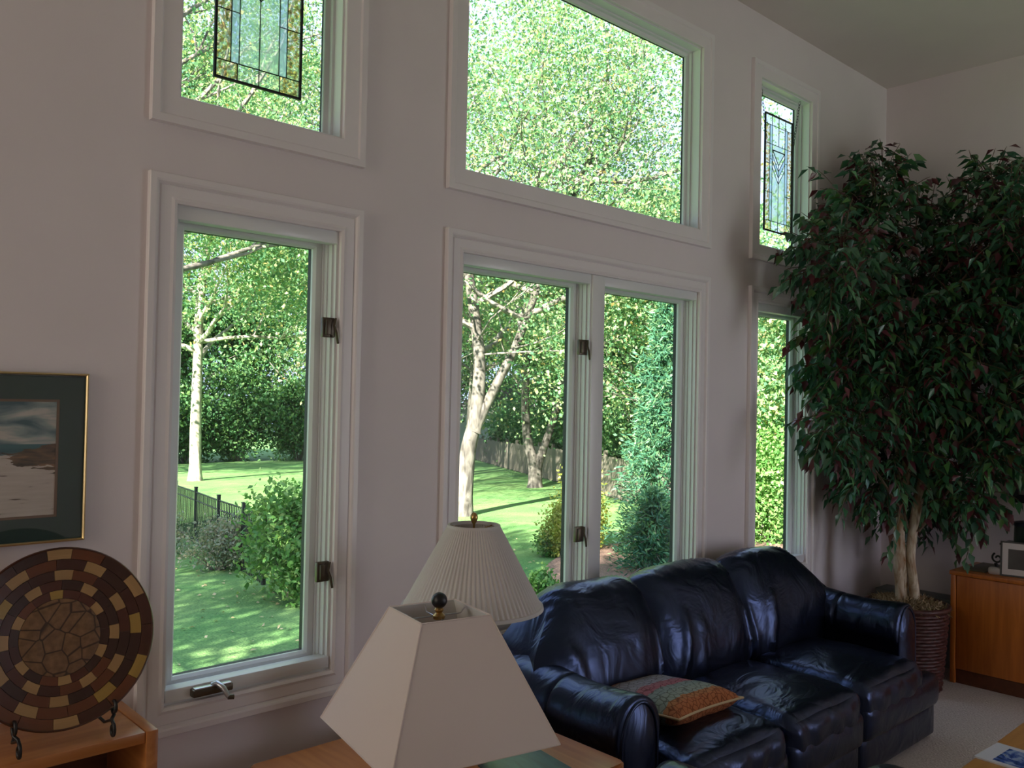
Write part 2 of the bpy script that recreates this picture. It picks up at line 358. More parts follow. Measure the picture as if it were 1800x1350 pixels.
for ci, (a, b) in enumerate(COLS):
    w = struct('window_%d' % wi, (0.5 * (a + b), 0, ZU0)); wi += 1
    tag(w, ['tall white fixed window above the narrow casement, nearest the beach picture', 'wide white fixed window above the double casement behind the sofa', 'narrow white fixed window high beside the ficus crown'][ci])
    MB().frame(a, b, ZU0, ZU1, FLATC).build('casing', 'trim', w); fixed(w, a, b, ZU0, ZU1)
    w = struct('window_%d' % wi, (0.5 * (a + b), 0, ZB0)); wi += 1
    tag(w, ['narrow white casement window with a crank handle, between plate and lamps', 'double white casement window behind the sofa', 'narrow white casement window half hidden by the ficus'][ci])
    MB().frame(a, b, ZB0, ZB1, CASING).build('casing', 'trim', w)
    if ci == 1:
        MB().bbox(3.060, 3.146, -0.006, 0.115, ZB0, ZB1, 0.003).build('mullion', 'vinyl', w, 30)
        casement(w, a, 3.060, ZB0, ZB1); casement(w, 3.146, b, ZB0, ZB1)
        lock(w, 3.012, 1.972); lock(w, 3.012, 1.090)
    else:
        casement(w, a, b, ZB0, ZB1)
        if ci == 0: lock(w, b - 0.030, 1.968); lock(w, b - 0.030, 1.080)
        if ci == 0: crank(w, 1.155, 1.290, 0.752)

# ------------------------------------------------------------------ stained glass panels
MAT['came'] = plain('lead_came', (0.012, 0.013, 0.016), 0.45, 0.3)
MAT['g_clear'] = glassmat('seedy_clear_glass', (0.95, 0.98, 0.98), 0.05, 0.02, 0.12, [(0.3, (0.88, 0.93, 0.92)), (0.7, (1.0, 1.0, 1.0))], 30)
MAT['g_blue'] = glassmat('pale_blue_glass', (0.80, 0.88, 1.0), 0.05, 0.05, 0.45)
MAT['g_amber'] = glassmat('mottled_amber_glass', (0.8, 0.6, 0.35), 0.05, 0.05, 0.2, [(0.30, (0.45, 0.40, 0.36)), (0.43, (0.80, 0.66, 0.42)), (0.55, (0.95, 0.95, 0.95)), (0.72, (0.60, 0.70, 0.52))], 55)
MAT['g_opal'] = glassmat('iridescent_opal_glass', (0.75, 0.88, 0.85), 0.06, 0.08, 0.35, [(0.25, (0.75, 0.88, 0.92)), (0.5, (0.90, 0.97, 0.93)), (0.75, (0.97, 0.98, 1.0))], 14)
def stained(name, label, cx, y, z0):
    Wd, Hh = 0.314, 0.71
    t = thing(name, label, 'stained glass', (cx, y, z0), 'stained glass panels hung in the upper windows')
    X = lambda u: cx + (u - 0.5) * Wd
    Z = lambda v: z0 + v * Hh
    segs = []; panes = []
    def rect(u0, u1, v0, v1, mt): panes.append(([(u0, v0), (u1, v0), (u1, v1), (u0, v1)], mt))
    for k in range(4):
        rect(k / 4, (k + 1) / 4, 0, 0.085, 'g_clear' if k % 3 else 'g_amber'); rect(k / 4, (k + 1) / 4, 0.915, 1, 'g_clear')
    for a, b, c, dd in ((0, 0.17, 0.17, 0.265), (0.83, 1, 0.735, 0.83)):
        for q, (v0, v1) in enumerate(((0.085, 0.33), (0.33, 0.58), (0.58, 0.75), (0.75, 0.915))): rect(a, b, v0, v1, 'g_amber')
        for v0, v1 in ((0.085, 0.33), (0.33, 0.62), (0.62, 0.75), (0.75, 0.915)): rect(c, dd, v0, v1, 'g_blue')
    c0, c1 = 0.265, 0.735
    rect(c0, 0.5, 0.75, 0.915, 'g_clear'); rect(0.5, c1, 0.75, 0.915, 'g_clear'); rect(c0, c1, 0.705, 0.75, 'g_opal')
    V = [0.42, 0.475, 0.53, 0.585]; E = 0.135
    panes.append(([(c0, 0.085), (0.5, 0.085), (0.5, V[0]), (c0, V[0] + E)], 'g_opal')); panes.append(([(0.5, 0.085), (c1, 0.085), (c1, V[0] + E), (0.5, V[0])], 'g_opal'))
    for k in range(3):
        top = min(V[k + 1] + E, 0.705)
        panes.append(([(c0, V[k] + E), (0.5, V[k]), (0.5, V[k + 1]), (c0, top)], ('g_clear', 'g_blue', 'g_clear')[k]))
        panes.append(([(0.5, V[k]), (c1, V[k] + E), (c1, top), (0.5, V[k + 1])], ('g_clear', 'g_blue', 'g_clear')[k]))
    panes.append(([(c0 + 0.02, 0.70), (0.5, V[3]), (c1 - 0.02, 0.70)], 'g_opal'))
    came = MB(); seen = set()
    for poly, mt in panes:
        cxp = sum(p[0] for p in poly) / len(poly); cyp = sum(p[1] for p in poly) / len(poly)
        MB().prism([(X(cxp + (u - cxp) * 0.985), Z(cyp + (v - cyp) * 0.985)) for u, v in poly], y - 0.0015, y + 0.0015).build('glass_piece', mt, t)
        for i in range(len(poly)):
            a, b = poly[i], poly[(i + 1) % len(poly)]; key = tuple(sorted((a, b)))
            if key in seen: continue
            seen.add(key); came.tube([(X(a[0]), y, Z(a[1])), (X(b[0]), y, Z(b[1]))], 0.0021, 6)
    came.build('lead_came', 'came', t)
    MB().frame(cx - Wd / 2, cx + Wd / 2, z0, z0 + Hh, [(-0.003, y - 0.005), (0.005, y - 0.005), (0.005, y + 0.005), (-0.003, y + 0.005)]).build('frame', 'came', t)
    for s in (-1, 1):
        a = Vector((cx + s * Wd / 2, y - 0.008, z0 + Hh * 0.78)); b = Vector((cx + s * (Wd / 2 + 0.075), y - 0.01, ZU1 - 0.012)); n = 16; ch = MB()
        for k in range(n):
            p = a.lerp(b, (k + 0.5) / n); dr = (b - a).normalized(); L = (b - a).length / n * 0.72
            sd = Vector((0, 1, 0)) if k % 2 else dr.cross(Vector((0, 1, 0)))
            ch.tube([p + dr * (L * cos(q * pi / 4)) + sd * (0.0065 * sin(q * pi / 4)) for q in range(8)], 0.0014, 5, closed=True)
        ch.build('chain', 'came', t)
stained('stained_glass_panel', 'leaded glass panel hanging over the narrow casement window nearest the beach picture', 1.358, 0.035, 2.782)
stained('stained_glass_panel', 'small-looking leaded glass panel with chevrons hanging high beside the ficus', 4.795, 0.035, 2.782)

# ------------------------------------------------------------------ sofa
sofa = thing('leather_sofa', 'black leather three-seat sofa with rolled arms under the double window', 'sofa', (3.53, -0.5, 0))
AX0, AX1 = 2.415, 4.645
def fold(x, z, seed, f=34.0):
    a = noise.noise(Vector((x * 7 + seed, z * 2.0, seed))); w = sin(x * f + z * 7 + a * 5)
    return max(0, w) ** 3
def seat_warp(cx, hx):
    def wp(w, p):
        if p[2] > 0.2:
            e = 0.006 * noise.noise(Vector((w.x * 8, w.y * 14, cx)))
            q = min(1.0, max(0.0, (-0.55 - w.y) / 0.4)) * abs(p[0]) ** 1.5
            w.z += e + 0.010 * q * max(0, sin(w.y * 62 + w.x * 18 + 2 * noise.noise(Vector((w.x * 6, w.y * 6, 0))))) ** 2 * p[2]
        if p[1] < -0.3 and p[2] < 0.6: w.y += 0.006 * sin(w.x * 42 + 3 * noise.noise(w * 5)) * (1 - p[2] * p[2])
        return w
    return wp
for k in range(3):
    a = 2.54 + k * 0.655; b = a + 0.65
    if k == 0: a0, b0 = a - 0.02, b
    elif k == 2: a0, b0 = a, b + 0.20
    else: a0, b0 = a, b
    sc = MB().rbox(((a + b) / 2, -0.66, 0.355), ((b - a) / 2, 0.335, 0.095), 0.07, 26, (0.0, 0.012, 0.045), seat_warp((a + b) / 2, 0.32)).build('seat_cushion', 'leather', sofa, 60)
    MB().rbox(((a0 + b0) / 2, -0.945, 0.27), ((b0 - a0) / 2 - 0.003, 0.055, 0.085), 0.045, 12, (0, 0.012, 0)).build('front_roll', 'leather', sc, 60)
    MB().rbox(((a0 + b0) / 2, -0.935, 0.115), ((b0 - a0) / 2 - 0.006, 0.035, 0.085), 0.02, 10, (0, 0.008, 0)).build('footrest_panel', 'leather', sofa, 60)
MB().bbox(AX0 - 0.08, AX1 + 0.08, -0.90, -0.07, 0.045, 0.27, 0.03, 3).build('base', 'leather', sofa, 40)
for x in (AX0, AX1):
    for y in (-0.84, -0.13): MB().lathe([(0.03, 0), (0.035, 0.045)], 14, (x, y, 0)).build('foot', 'black', sofa, 40)
# back cushions: profile from the seat up, over the crest and down behind
prof = crom([(0, -0.36, 0.37), (0, -0.43, 0.44), (0, -0.445, 0.55), (0, -0.415, 0.67), (0, -0.365, 0.79), (0, -0.30, 0.885), (0, -0.225, 0.925), (0, -0.15, 0.905), (0, -0.11, 0.83), (0, -0.10, 0.65), (0, -0.10, 0.40)], 6)
for k in range(3):
    x0 = (2.335, 3.125, 3.83)[k]; x1 = (3.13, 3.835, 4.69)[k]; nx = 40; rows = []
    for i, p in enumerate(prof):
        tg = (prof[min(i + 1, len(prof) - 1)] - prof[max(i - 1, 0)]).normalized(); nr = Vector((0, -tg.z, tg.y))
        if i > len(prof) * 0.5 and nr.y < 0 and nr.z < 0: pass
        row = []
        cut = 0.20 * sm((p.z - 0.60) / 0.33) ** 1.6
        e0 = x0 + (cut if k == 0 else 0); e1 = x1 - (cut if k == 2 else 0)
        for j in range(nx + 1):
            t = sin(pi / 2 * (2 * j / nx - 1)); u = (t + 1) / 2; x = e0 + (e1 - e0) * u
            pf = (1 - abs(t) ** 5)
            d = -0.045 + 0.055 * pf + 0.01 * noise.noise(Vector((x * 5, p.z * 5, k)))
            lower = sm((0.80 - p.z) / 0.12) * sm((p.z - 0.36) / 0.08) if p.y < -0.3 else 0
            near = max(sm(1 - abs(x - x0 - 0.16) / 0.26), sm(1 - abs(x - x1 + 0.05) / 0.20))
            d += 0.020 * lower * near * fold(x - 0.22 * (p.z - 0.6), p.z, k * 3.1, 46)
            if p.z > 0.86: d += 0.006 * fold(x + 1.2 * p.y, p.y, k, 60) * (0.4 + abs(t))
            q = p + nr * d
            row.append((x, q.y, q.z if k != 1 else q.z))
        rows.append(row)
    cm = MB().grid(rows)
    n1 = len(rows[0]); nr_ = len(rows); base = len(cm.v)
    for side in (0, n1 - 1):
        c = Vector((0, 0, 0))
        for r in rows: c += Vector(r[side])
        c /= nr_; cm.v.append(tuple(c)); ci_ = len(cm.v) - 1
        for i in range(nr_ - 1): cm.f.append((i * n1 + side, (i + 1) * n1 + side, ci_))
    cm.build('back_cushion', 'leather', sofa, 70)
m = MB(); rows = []
for j in range(25):
    x = 2.40 + 2.27 * j / 24; e = min(j, 24 - j) / 24.0; top = 0.86 - 0.30 * (1 - sm(e / 0.10)) ** 2
    rows.append([(x, -0.17, 0.28), (x, -0.17, top - 0.03), (x, -0.145, top), (x, -0.085, top), (x, -0.06, top - 0.03), (x, -0.055, 0.05), (x, -0.17, 0.05)])
m.grid(rows, True); m.f.append(tuple(range(7))); m.f.append(tuple(24 * 7 + i for i in range(7))); m.build('back_frame', 'leather', sofa, 50)
# rolled arms
def arm(xc, s):
    R = 0.128; zc = 0.555
    sec = []
    for i in range(25):
        t = radians(-35) + radians(250) * i / 24; sec.append((xc + R * cos(t), zc + R * 1.02 * sin(t)))
    sec = [(xc + 0.10, 0.05), (xc + 0.10, 0.30), (xc + 0.098, 0.42)] + sec + [(xc - 0.098, 0.42), (xc - 0.10, 0.30), (xc - 0.10, 0.05)]
    rows = []
    ys = [-0.10, -0.2, -0.3, -0.4, -0.47, -0.485, -0.495, -0.505, -0.52, -0.6, -0.7, -0.78, -0.815, -0.832, -0.84]
    for y in ys:
        k = 1.0 - (0.05 if abs(y + 0.495) < 0.006 else 0.0) - (0.02 if y == -0.832 else 0.09 if y == -0.84 else 0)
        sag = 0.012 * sin((y + 0.1) * 9) * (1 if y > -0.8 else 0)
        rows.append([(xc + (x - xc) * k, y, (zc + (z - zc) * k - sag * (z > zc)) if z > 0.06 else z) for x, z in sec])
    am = MB().grid(rows, True); n = len(sec); am.f.append(tuple(range(n))); am.f.append(tuple((len(ys) - 1) * n + i for i in range(n)))
    a = am.build('arm', 'leather', sofa, 55)
    # oval front panel with piping
    ov = [(xc + 0.098 * cos(t), 0.52 + 0.145 * sin(t)) if sin(t) > 0 else (xc + 0.098 * max(-1, min(1, cos(t) * 1.12)), 0.52 + 0.36 * sin(t)) for t in [2 * pi * i / 40 for i in range(40)]]
    ctr = (xc, -0.862, 0.50)
    fp = MB(); ring = [(x, -0.838, z) for x, z in ov]; mid = [(xc + (x - xc) * 0.72, -0.856, 0.5 + (z - 0.5) * 0.78) for x, z in ov]
    fp.grid([ring, mid, [(xc + (x - xc) * 0.3, -0.862, 0.5 + (z - 0.5) * 0.3) for x, z in ov]], True); fp.f.append(tuple(80 + i for i in range(40)))
    fp.build('front_panel', 'leather', a, 60)
    MB().tube([(x, -0.842, z) for x, z in ov], 0.0075, 8, closed=True).build('piping', 'leather', a, 60)
arm(AX0, -1); arm(AX1, 1)

# throw pillow on the seat by the near arm
def pillow_mat():
    m, nt, b, o = newmat('patchwork_tapestry')
    v = coords(nt); sx = nt.nodes.new('ShaderNodeSeparateXYZ'); nt.links.new(v, sx.inputs[0])
    nz = N(nt, 'ShaderNodeTexNoise', Scale=30.0, Detail=3.0); nt.links.new(v, nz.inputs['Vector'])
    ad = N(nt, 'ShaderNodeMath', operation='MULTIPLY_ADD'); nt.links.new(nz.outputs[0], ad.inputs[0]); ad.inputs[1].default_value = 0.03; nt.links.new(sx.outputs[1], ad.inputs[2])
    mp = nt.nodes.new('ShaderNodeMapRange'); mp.inputs[1].default_value = -0.2; mp.inputs[2].default_value = 0.2; nt.links.new(ad.outputs[0], mp.inputs[0])
    base = ramp(nt, mp.outputs[0], [(0.0, (0.42, 0.15, 0.06)), (0.10, (0.40, 0.17, 0.07)), (0.16, (0.27, 0.30, 0.24)), (0.30, (0.25, 0.29, 0.25)), (0.42, (0.40, 0.15, 0.16)), (0.50, (0.40, 0.17, 0.18)), (0.58, (0.34, 0.33, 0.35)), (0.78, (0.36, 0.33, 0.34)), (0.87, (0.40, 0.22, 0.20))])
    base.node.color_ramp.interpolation = 'CONSTANT'
    vo = N(nt, 'ShaderNodeTexVoronoi', Scale=38.0, feature='DISTANCE_TO_EDGE'); nt.links.new(v, vo.inputs['Vector'])
    line = ramp(nt, vo.outputs[0], [(0.03, (0.35, 0.30, 0.28)), (0.09, (1, 1, 1))])
    ml = nt.nodes.new('ShaderNodeMix'); ml.data_type = 'RGBA'; ml.blend_type = 'MULTIPLY'; ml.inputs[0].default_value = 0.8
    nt.links.new(base, ml.inputs[6]); nt.links.new(line, ml.inputs[7]); nt.links.new(ml.outputs[2], b.inputs['Base Color'])
    b.inputs['Roughness'].default_value = 0.9; b.inputs['Specular IOR Level'].default_value = 0.15
    bump(nt, b, vo.outputs[0], 0.25, 0.004); return m
MAT['pillow'] = pillow_mat(); MAT['cream_piping'] = plain('cream_piping', (0.55, 0.40, 0.22), 0.8)
pl = thing('throw_pillow', 'small patchwork throw pillow with rust, green and pink bands on the sofa', 'pillow', (2.872, -0.600, 0.512), rot=(radians(-5), radians(4), radians(4)), local=True)
def pil(side, rows_only=False):
    n = 24; rows = []
    for i in range(n + 1):
        r = []
        for j in range(n + 1):
            u, v = 2 * i / n - 1, 2 * j / n - 1
            pin = 1 - 0.10 * (1 - u * u) if True else 1
            x = 0.245 * u * (1 - 0.085 * (1 - v * v)); y = 0.225 * v * (1 - 0.085 * (1 - u * u))
            h = 0.066 * ((1 - u ** 4) * (1 - v ** 4)) ** 0.55
            r.append((x, y, side * h + 0.004 * side * noise.noise(Vector((u * 3, v * 3, side)))))
        rows.append(r)
    return rows
m = MB().grid(pil(1)).grid(pil(-1)); m.build('cover', 'pillow', pl, 80)
e = [(0.245 * u * (1 - 0.085 * (1 - v * v)), 0.225 * v * (1 - 0.085 * (1 - u * u)), 0) for u, v in [(-1 + 2 * i / 12, -1) for i in range(12)] + [(1, -1 + 2 * i / 12) for i in range(12)] + [(1 - 2 * i / 12, 1) for i in range(12)] + [(-1, 1 - 2 * i / 12) for i in range(12)]]
MB().tube(e, 0.005, 6, closed=True).build('piping', 'cream_piping', pl, 60)

# ------------------------------------------------------------------ end table with two lamps and a dark book
TZ = 0.55
et = thing('end_table', 'reddish wood end table with rounded corners beside the sofa arm', 'table', (1.78, -0.57, 0))
def rpoly(x0, x1, y0, y1, r, n=5):
    out = []
    for cx, cy, a in ((x1 - r, y1 - r, 0), (x0 + r, y1 - r, 90), (x0 + r, y0 + r, 180), (x1 - r, y0 + r, 270)):
        for i in range(n + 1): t = radians(a + 90 * i / n); out.append((cx + r * cos(t), cy + r * sin(t)))
    return out
MB().slab(rpoly(1.27, 2.205, -0.95, -0.20, 0.025), TZ - 0.006, TZ).slab(rpoly(1.265, 2.21, -0.955, -0.195, 0.028), TZ - 0.03, TZ - 0.006).build('tabletop', 'cherry_y', et, 30)
MB().box(1.32, 2.155, -0.905, -0.245, TZ - 0.11, TZ - 0.03).build('apron', 'cherry', et)
for x in (1.33, 2.105):
    for y in (-0.90, -0.29): MB().bbox(x, x + 0.045, y, y + 0.045, 0, TZ - 0.03, 0.004).build('leg', 'cherry', et, 30)
MB().box(1.35, 2.13, -0.88, -0.27, 0.13, 0.15).build('lower_shelf', 'cherry_y', et)

# pleated lamp
LX, LY, LZ0, LZ1 = 1.894, -0.534, 1.018, 1.292
l1 = thing('table_lamp', 'white pleated empire-shade table lamp behind the square-shaded one', 'lamp', (LX, LY, TZ))
np_ = 78; n = np_ * 6; k = 10; R0, R1 = 0.236, 0.087
def pleat(j, i):
    ph = (j % 6); return 1 + (0.012, 0.010, -0.004, -0.012, -0.010, 0.004)[ph]
outer = [(R0 + (R1 - R0) * i / k, LZ0 + (LZ1 - LZ0) * i / k) for i in range(k + 1)]
inner = [(r - 0.004, z) for r, z in outer][::-1]
MB().lathe(outer + inner, n, (LX, LY, 0), pleat, closed=True).build('lamp_shade', 'shade_white', l1, 30)
sh = MB().lathe([(R0 - 0.004, LZ0 - 0.001), (R0 + 0.005, LZ0 - 0.001), (R0 + 0.003, LZ0 + 0.010), (R0 - 0.006, LZ0 + 0.010)], 64, (LX, LY, 0), closed=True); sh.build('bottom_trim', 'shade_white', l1, 40)
MB().lathe([(R1 - 0.006, LZ1 - 0.008), (R1 + 0.004, LZ1 - 0.010), (R1 + 0.002, LZ1 + 0.003), (R1 - 0.006, LZ1 + 0.003)], 64, (LX, LY, 0), closed=True).build('top_trim', 'shade_white', l1, 40)
m = MB()
for q in range(3): t = 2 * pi * q / 3; m.tube([(LX, LY, LZ1 - 0.022), (LX + R1 * 0.95 * cos(t), LY + R1 * 0.95 * sin(t), LZ1 - 0.006)], 0.002, 6)
m.build('spider', 'brass', l1)
MB().tube([(LX + 0.045 * sin(a) * (1 if a < pi else 1), LY, LZ0 - 0.05 + (LZ1 - 0.03 - LZ0 + 0.05) * (0.5 - 0.5 * cos(a)) if False else LZ0 - 0.02 + (LZ1 - LZ0) * (a / pi if a <= pi else (2 * pi - a) / pi)) for a in [i * 2 * pi / 24 for i in range(25)]], 0.002, 6).build('harp', 'brass', l1)
MB().lathe([(0.010, LZ1 - 0.022), (0.010, LZ1 - 0.016), (0.004, LZ1 - 0.012), (0.004, LZ1 + 0.004), (0.009, LZ1 + 0.012), (0.013, LZ1 + 0.024), (0.012, LZ1 + 0.034), (0.006, LZ1 + 0.042), (0.0005, LZ1 + 0.044)], 20, (LX, LY, 0)).build('finial', 'brass', l1, 50)
MB().lathe([(0.09, TZ), (0.09, TZ + 0.02), (0.05, TZ + 0.04), (0.045, TZ + 0.07), (0.11, TZ + 0.17), (0.12, TZ + 0.23), (0.08, TZ + 0.33), (0.03, TZ + 0.39), (0.018, TZ + 0.44), (0.018, LZ0 + 0.03)], 40, (LX, LY, 0)).build('lamp_base', plain('ivory_ceramic', (0.62, 0.56, 0.48), 0.2), l1, 50)
MB().lathe([(0.018, LZ0 + 0.03), (0.03, LZ0 + 0.07), (0.03, LZ0 + 0.1), (0.012, LZ0 + 0.13), (0.001, LZ0 + 0.135)], 20, (LX, LY, 0)).build('bulb', plain('bulb_glass', (0.8, 0.8, 0.78), 0.2), l1, 50)

# square lamp
SX, SY, ST, SB, SW, SV, SA = 1.520, -0.828, 1.118, 0.783, 0.5, 0.2115, radians(-11.3)
l2 = thing('table_lamp', 'cream square pyramid-shade table lamp with a black ball finial, nearest the camera', 'lamp', (SX, SY, TZ), rot=(0, 0, SA), local=True)
zt, zb = ST - TZ, SB - TZ
cor = lambda s, z: [(-s / 2, -s / 2, z), (s / 2, -s / 2, z), (s / 2, s / 2, z), (-s / 2, s / 2, z)]
o_b, o_t, i_b, i_t = cor(SW, zb), cor(SV, zt), cor(SW - 0.008, zb), cor(SV - 0.008, zt)
for q in range(4):
    r = (q + 1) % 4
    vs = [o_b[q], o_b[r], o_t[r], o_t[q], i_b[q], i_b[r], i_t[r], i_t[q]]
    pn = MB().add(vs, [(0, 1, 2, 3), (7, 6, 5, 4), (0, 4, 5, 1), (1, 5, 6, 2), (2, 6, 7, 3), (3, 7, 4, 0)]).build('shade_panel', 'shade_cream', l2)
    jb, jt, kb, kt = cor(SW - 0.0085, zb), cor(SV - 0.0085, zt), cor(SW - 0.012, zb), cor(SV - 0.012, zt)
    MB().add([jb[q], jb[r], jt[r], jt[q], kb[q], kb[r], kt[r], kt[q]], [(0, 1, 2, 3), (7, 6, 5, 4), (0, 4, 5, 1), (1, 5, 6, 2), (2, 6, 7, 3), (3, 7, 4, 0)]).build('lining', 'shade_lining', pn)
m = MB()
for q in range(4):
    r = (q + 1) % 4; m.tube([o_t[q], o_t[r]], 0.0022, 6); m.tube([o_b[q], o_b[r]], 0.0022, 6); m.tube([o_b[q], o_t[q]], 0.0022, 6)
m.build('shade_trim', 'shade_cream', l2, 50)
m = MB()
h = SV / 2 - 0.012
m.tube([(-h, 0.02, zt - 0.004), (-h * 0.85, 0.02, zt - 0.018), (h * 0.85, 0.02, zt - 0.018), (h, 0.02, zt - 0.004)], 0.0022, 6); m.tube([(0.0, -h, zt - 0.004), (0.0, -h * 0.85, zt - 0.02), (0.0, h * 0.85, zt - 0.02), (0, h, zt - 0.004)], 0.0022, 6)
m.build('spider', 'steel', l2, 50)
MB().lathe([(0.016, zt - 0.022), (0.018, zt - 0.012), (0.009, zt - 0.004), (0.014, zt + 0.004), (0.008, zt + 0.012)], 16, (0, 0, 0)).build('finial_cap', 'brass', l2, 40)
MB().sphere((0, 0, zt + 0.030), 0.0225, 24, 14).build('finial_ball', 'black', l2, 80)
MB().tube([(0.05 * sin(a), 0, zb + 0.02 + (zt - 0.03 - zb - 0.02) * (a / pi if a <= pi else 2 - a / pi)) for a in [i * 2 * pi / 24 for i in range(25)]], 0.002, 6).build('harp', 'brass', l2)
MB().lathe([(0.085, 0), (0.085, 0.018), (0.05, 0.03), (0.03, 0.05), (0.045, 0.10), (0.05, 0.14), (0.025, 0.19), (0.016, 0.22), (0.016, zb + 0.03)], 32, (0, 0, 0)).build('lamp_base', 'black', l2, 50)
MB().lathe([(0.016, zb + 0.03), (0.03, zb + 0.07), (0.03, zb + 0.1), (0.012, zb + 0.13), (0.001, zb + 0.135)], 20, (0, 0, 0)).build('bulb', plain('bulb_glass_b', (0.8, 0.8, 0.78), 0.2), l2, 50)

# dark book on the table
def cover_mat():
    m, nt, b, o = newmat('dark_teal_cover')
    n = N(nt, 'ShaderNodeTexNoise', Scale=9.0, Detail=5.0, Distortion=1.5); nt.links.new(coords(nt, (2, 0.6, 1)), n.inputs['Vector'])
    nt.links.new(ramp(nt, n.outputs[0], [(0.3, (0.006, 0.012, 0.02)), (0.55, (0.02, 0.05, 0.07)), (0.75, (0.03, 0.10, 0.08))]), b.inputs['Base Color'])
    b.inputs['Roughness'].default_value = 0.3; return m
bk = thing('picture_book', 'dark glossy blue-green book lying under the square lampshade', 'book', (1.90, -0.82, TZ), rot=(0, 0, radians(-8)), local=True)
MB().bbox(-0.12, 0.12, -0.16, 0.115, 0.012, 0.016, 0.001).build('front_cover', cover_mat(), bk); MB().bbox(-0.12, 0.12, -0.16, 0.115, 0.0, 0.003, 0.001).build('back_cover', 'black', bk)
MB().box(-0.116, 0.112, -0.156, 0.111, 0.003, 0.012).build('pages', plain('paper', (0.6, 0.56, 0.48), 0.8), bk)

# armchair whose arm just shows in front of the sofa arm
ac = thing('leather_armchair', 'dark leather armchair whose rounded arm peeks up in front of the end table', 'armchair', (2.02, -1.75, 0))
for xc in (2.22, 1.50):
    sec = [(xc + 0.085, 0.05), (xc + 0.085, 0.44)] + [(xc + 0.108 * cos(radians(-15 + 210 * q / 16)), 0.492 + 0.108 * sin(radians(-15 + 210 * q / 16))) for q in range(17)] + [(xc - 0.085, 0.44), (xc - 0.085, 0.05)]
    rows = [[(xc + (x - xc) * k, y, z if z < 0.06 else 0.4 + (z - 0.4) * k) for x, z in sec] for y, k in ((-1.085, 0.90), (-1.095, 0.97), (-1.12, 1.0), (-1.5, 1.0), (-1.9, 1.0))]
    am = MB().grid(rows, True); n_ = len(sec); am.f.append(tuple(range(n_))); am.f.append(tuple(4 * n_ + q for q in range(n_))); am.build('arm', 'leather', ac, 55)
MB().rbox((1.86, -1.44, 0.36), (0.262, 0.34, 0.08), 0.06, 14, (0, 0, 0.03)).build('seat_cushion', 'leather', ac, 60)
MB().rbox((1.86, -1.90, 0.55), (0.27, 0.11, 0.33), 0.09, 14, (0, 0.03, 0)).build('backrest', 'leather', ac, 60)
MB().bbox(1.46, 2.26, -1.98, -1.12, 0.05, 0.27, 0.02).build('base', 'leather', ac, 40)
for x in (1.52, 2.20):
    for y in (-1.92, -1.18): MB().lathe([(0.02, 0), (0.026, 0.055)], 12, (x, y, 0)).build('foot', 'black', ac, 40)

# ------------------------------------------------------------------ bookcase, plate on easel, beach picture
BZ = 0.790
bc = thing('bookcase', 'low cherry-coloured bookcase against the wall below the beach picture', 'bookcase', (0.3, -0.19, 0))
MB().bbox(0.893, 0.925, -0.35, -0.03, 0, BZ + 0.002, 0.002).build('side_panel', 'cherry_y', bc, 30)
MB().bbox(-0.355, -0.323, -0.35, -0.03, 0, BZ + 0.002, 0.002).build('side_panel', 'cherry_y', bc, 30)
MB().bbox(-0.322, 0.892, -0.345, -0.03, BZ - 0.03, BZ, 0.002).build('top_panel', 'cherry', bc, 30)
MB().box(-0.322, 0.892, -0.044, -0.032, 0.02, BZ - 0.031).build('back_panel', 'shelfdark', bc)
for z in (0.06, 0.40): MB().box(-0.322, 0.892, -0.335, -0.045, z, z + 0.022).build('shelf', 'cherry', bc)
MB().box(-0.322, 0.892, -0.32, -0.30, 0, 0.059).build('plinth', 'cherry', bc)
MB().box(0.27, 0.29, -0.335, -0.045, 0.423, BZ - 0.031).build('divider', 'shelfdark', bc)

PR = 0.233
PC = Vector((0.697, -0.245, 1.060))
TILT = radians(-13)
def wood_seg(name, c):
    return wood(name, tuple(x * 0.72 for x in c), c, 'x', 0.3, 10)
SEGC = [wood_seg('walnut_segment', (0.072, 0.022, 0.012)), wood_seg('rosewood_segment', (0.10, 0.028, 0.014)), wood_seg('mahogany_segment', (0.16, 0.048, 0.017)), wood_seg('ebony_segment', (0.055, 0.020, 0.012))]
LIGHT = wood_seg('maple_segment', (0.45, 0.265, 0.11)); GOLDW = wood_seg('osage_segment', (0.42, 0.26, 0.06))
pt = thing('segmented_plate', 'large round plate of inlaid wood blocks standing on the bookcase', 'plate', PC, rot=(TILT, 0, 0), local=True)
def dish(r): return -0.030 * (r / PR) ** 2.2
rng = random.Random(3)
RINGS = [(0.43, 0.53), (0.53, 0.64), (0.64, 0.755), (0.755, 0.875), (0.875, 1.0)]
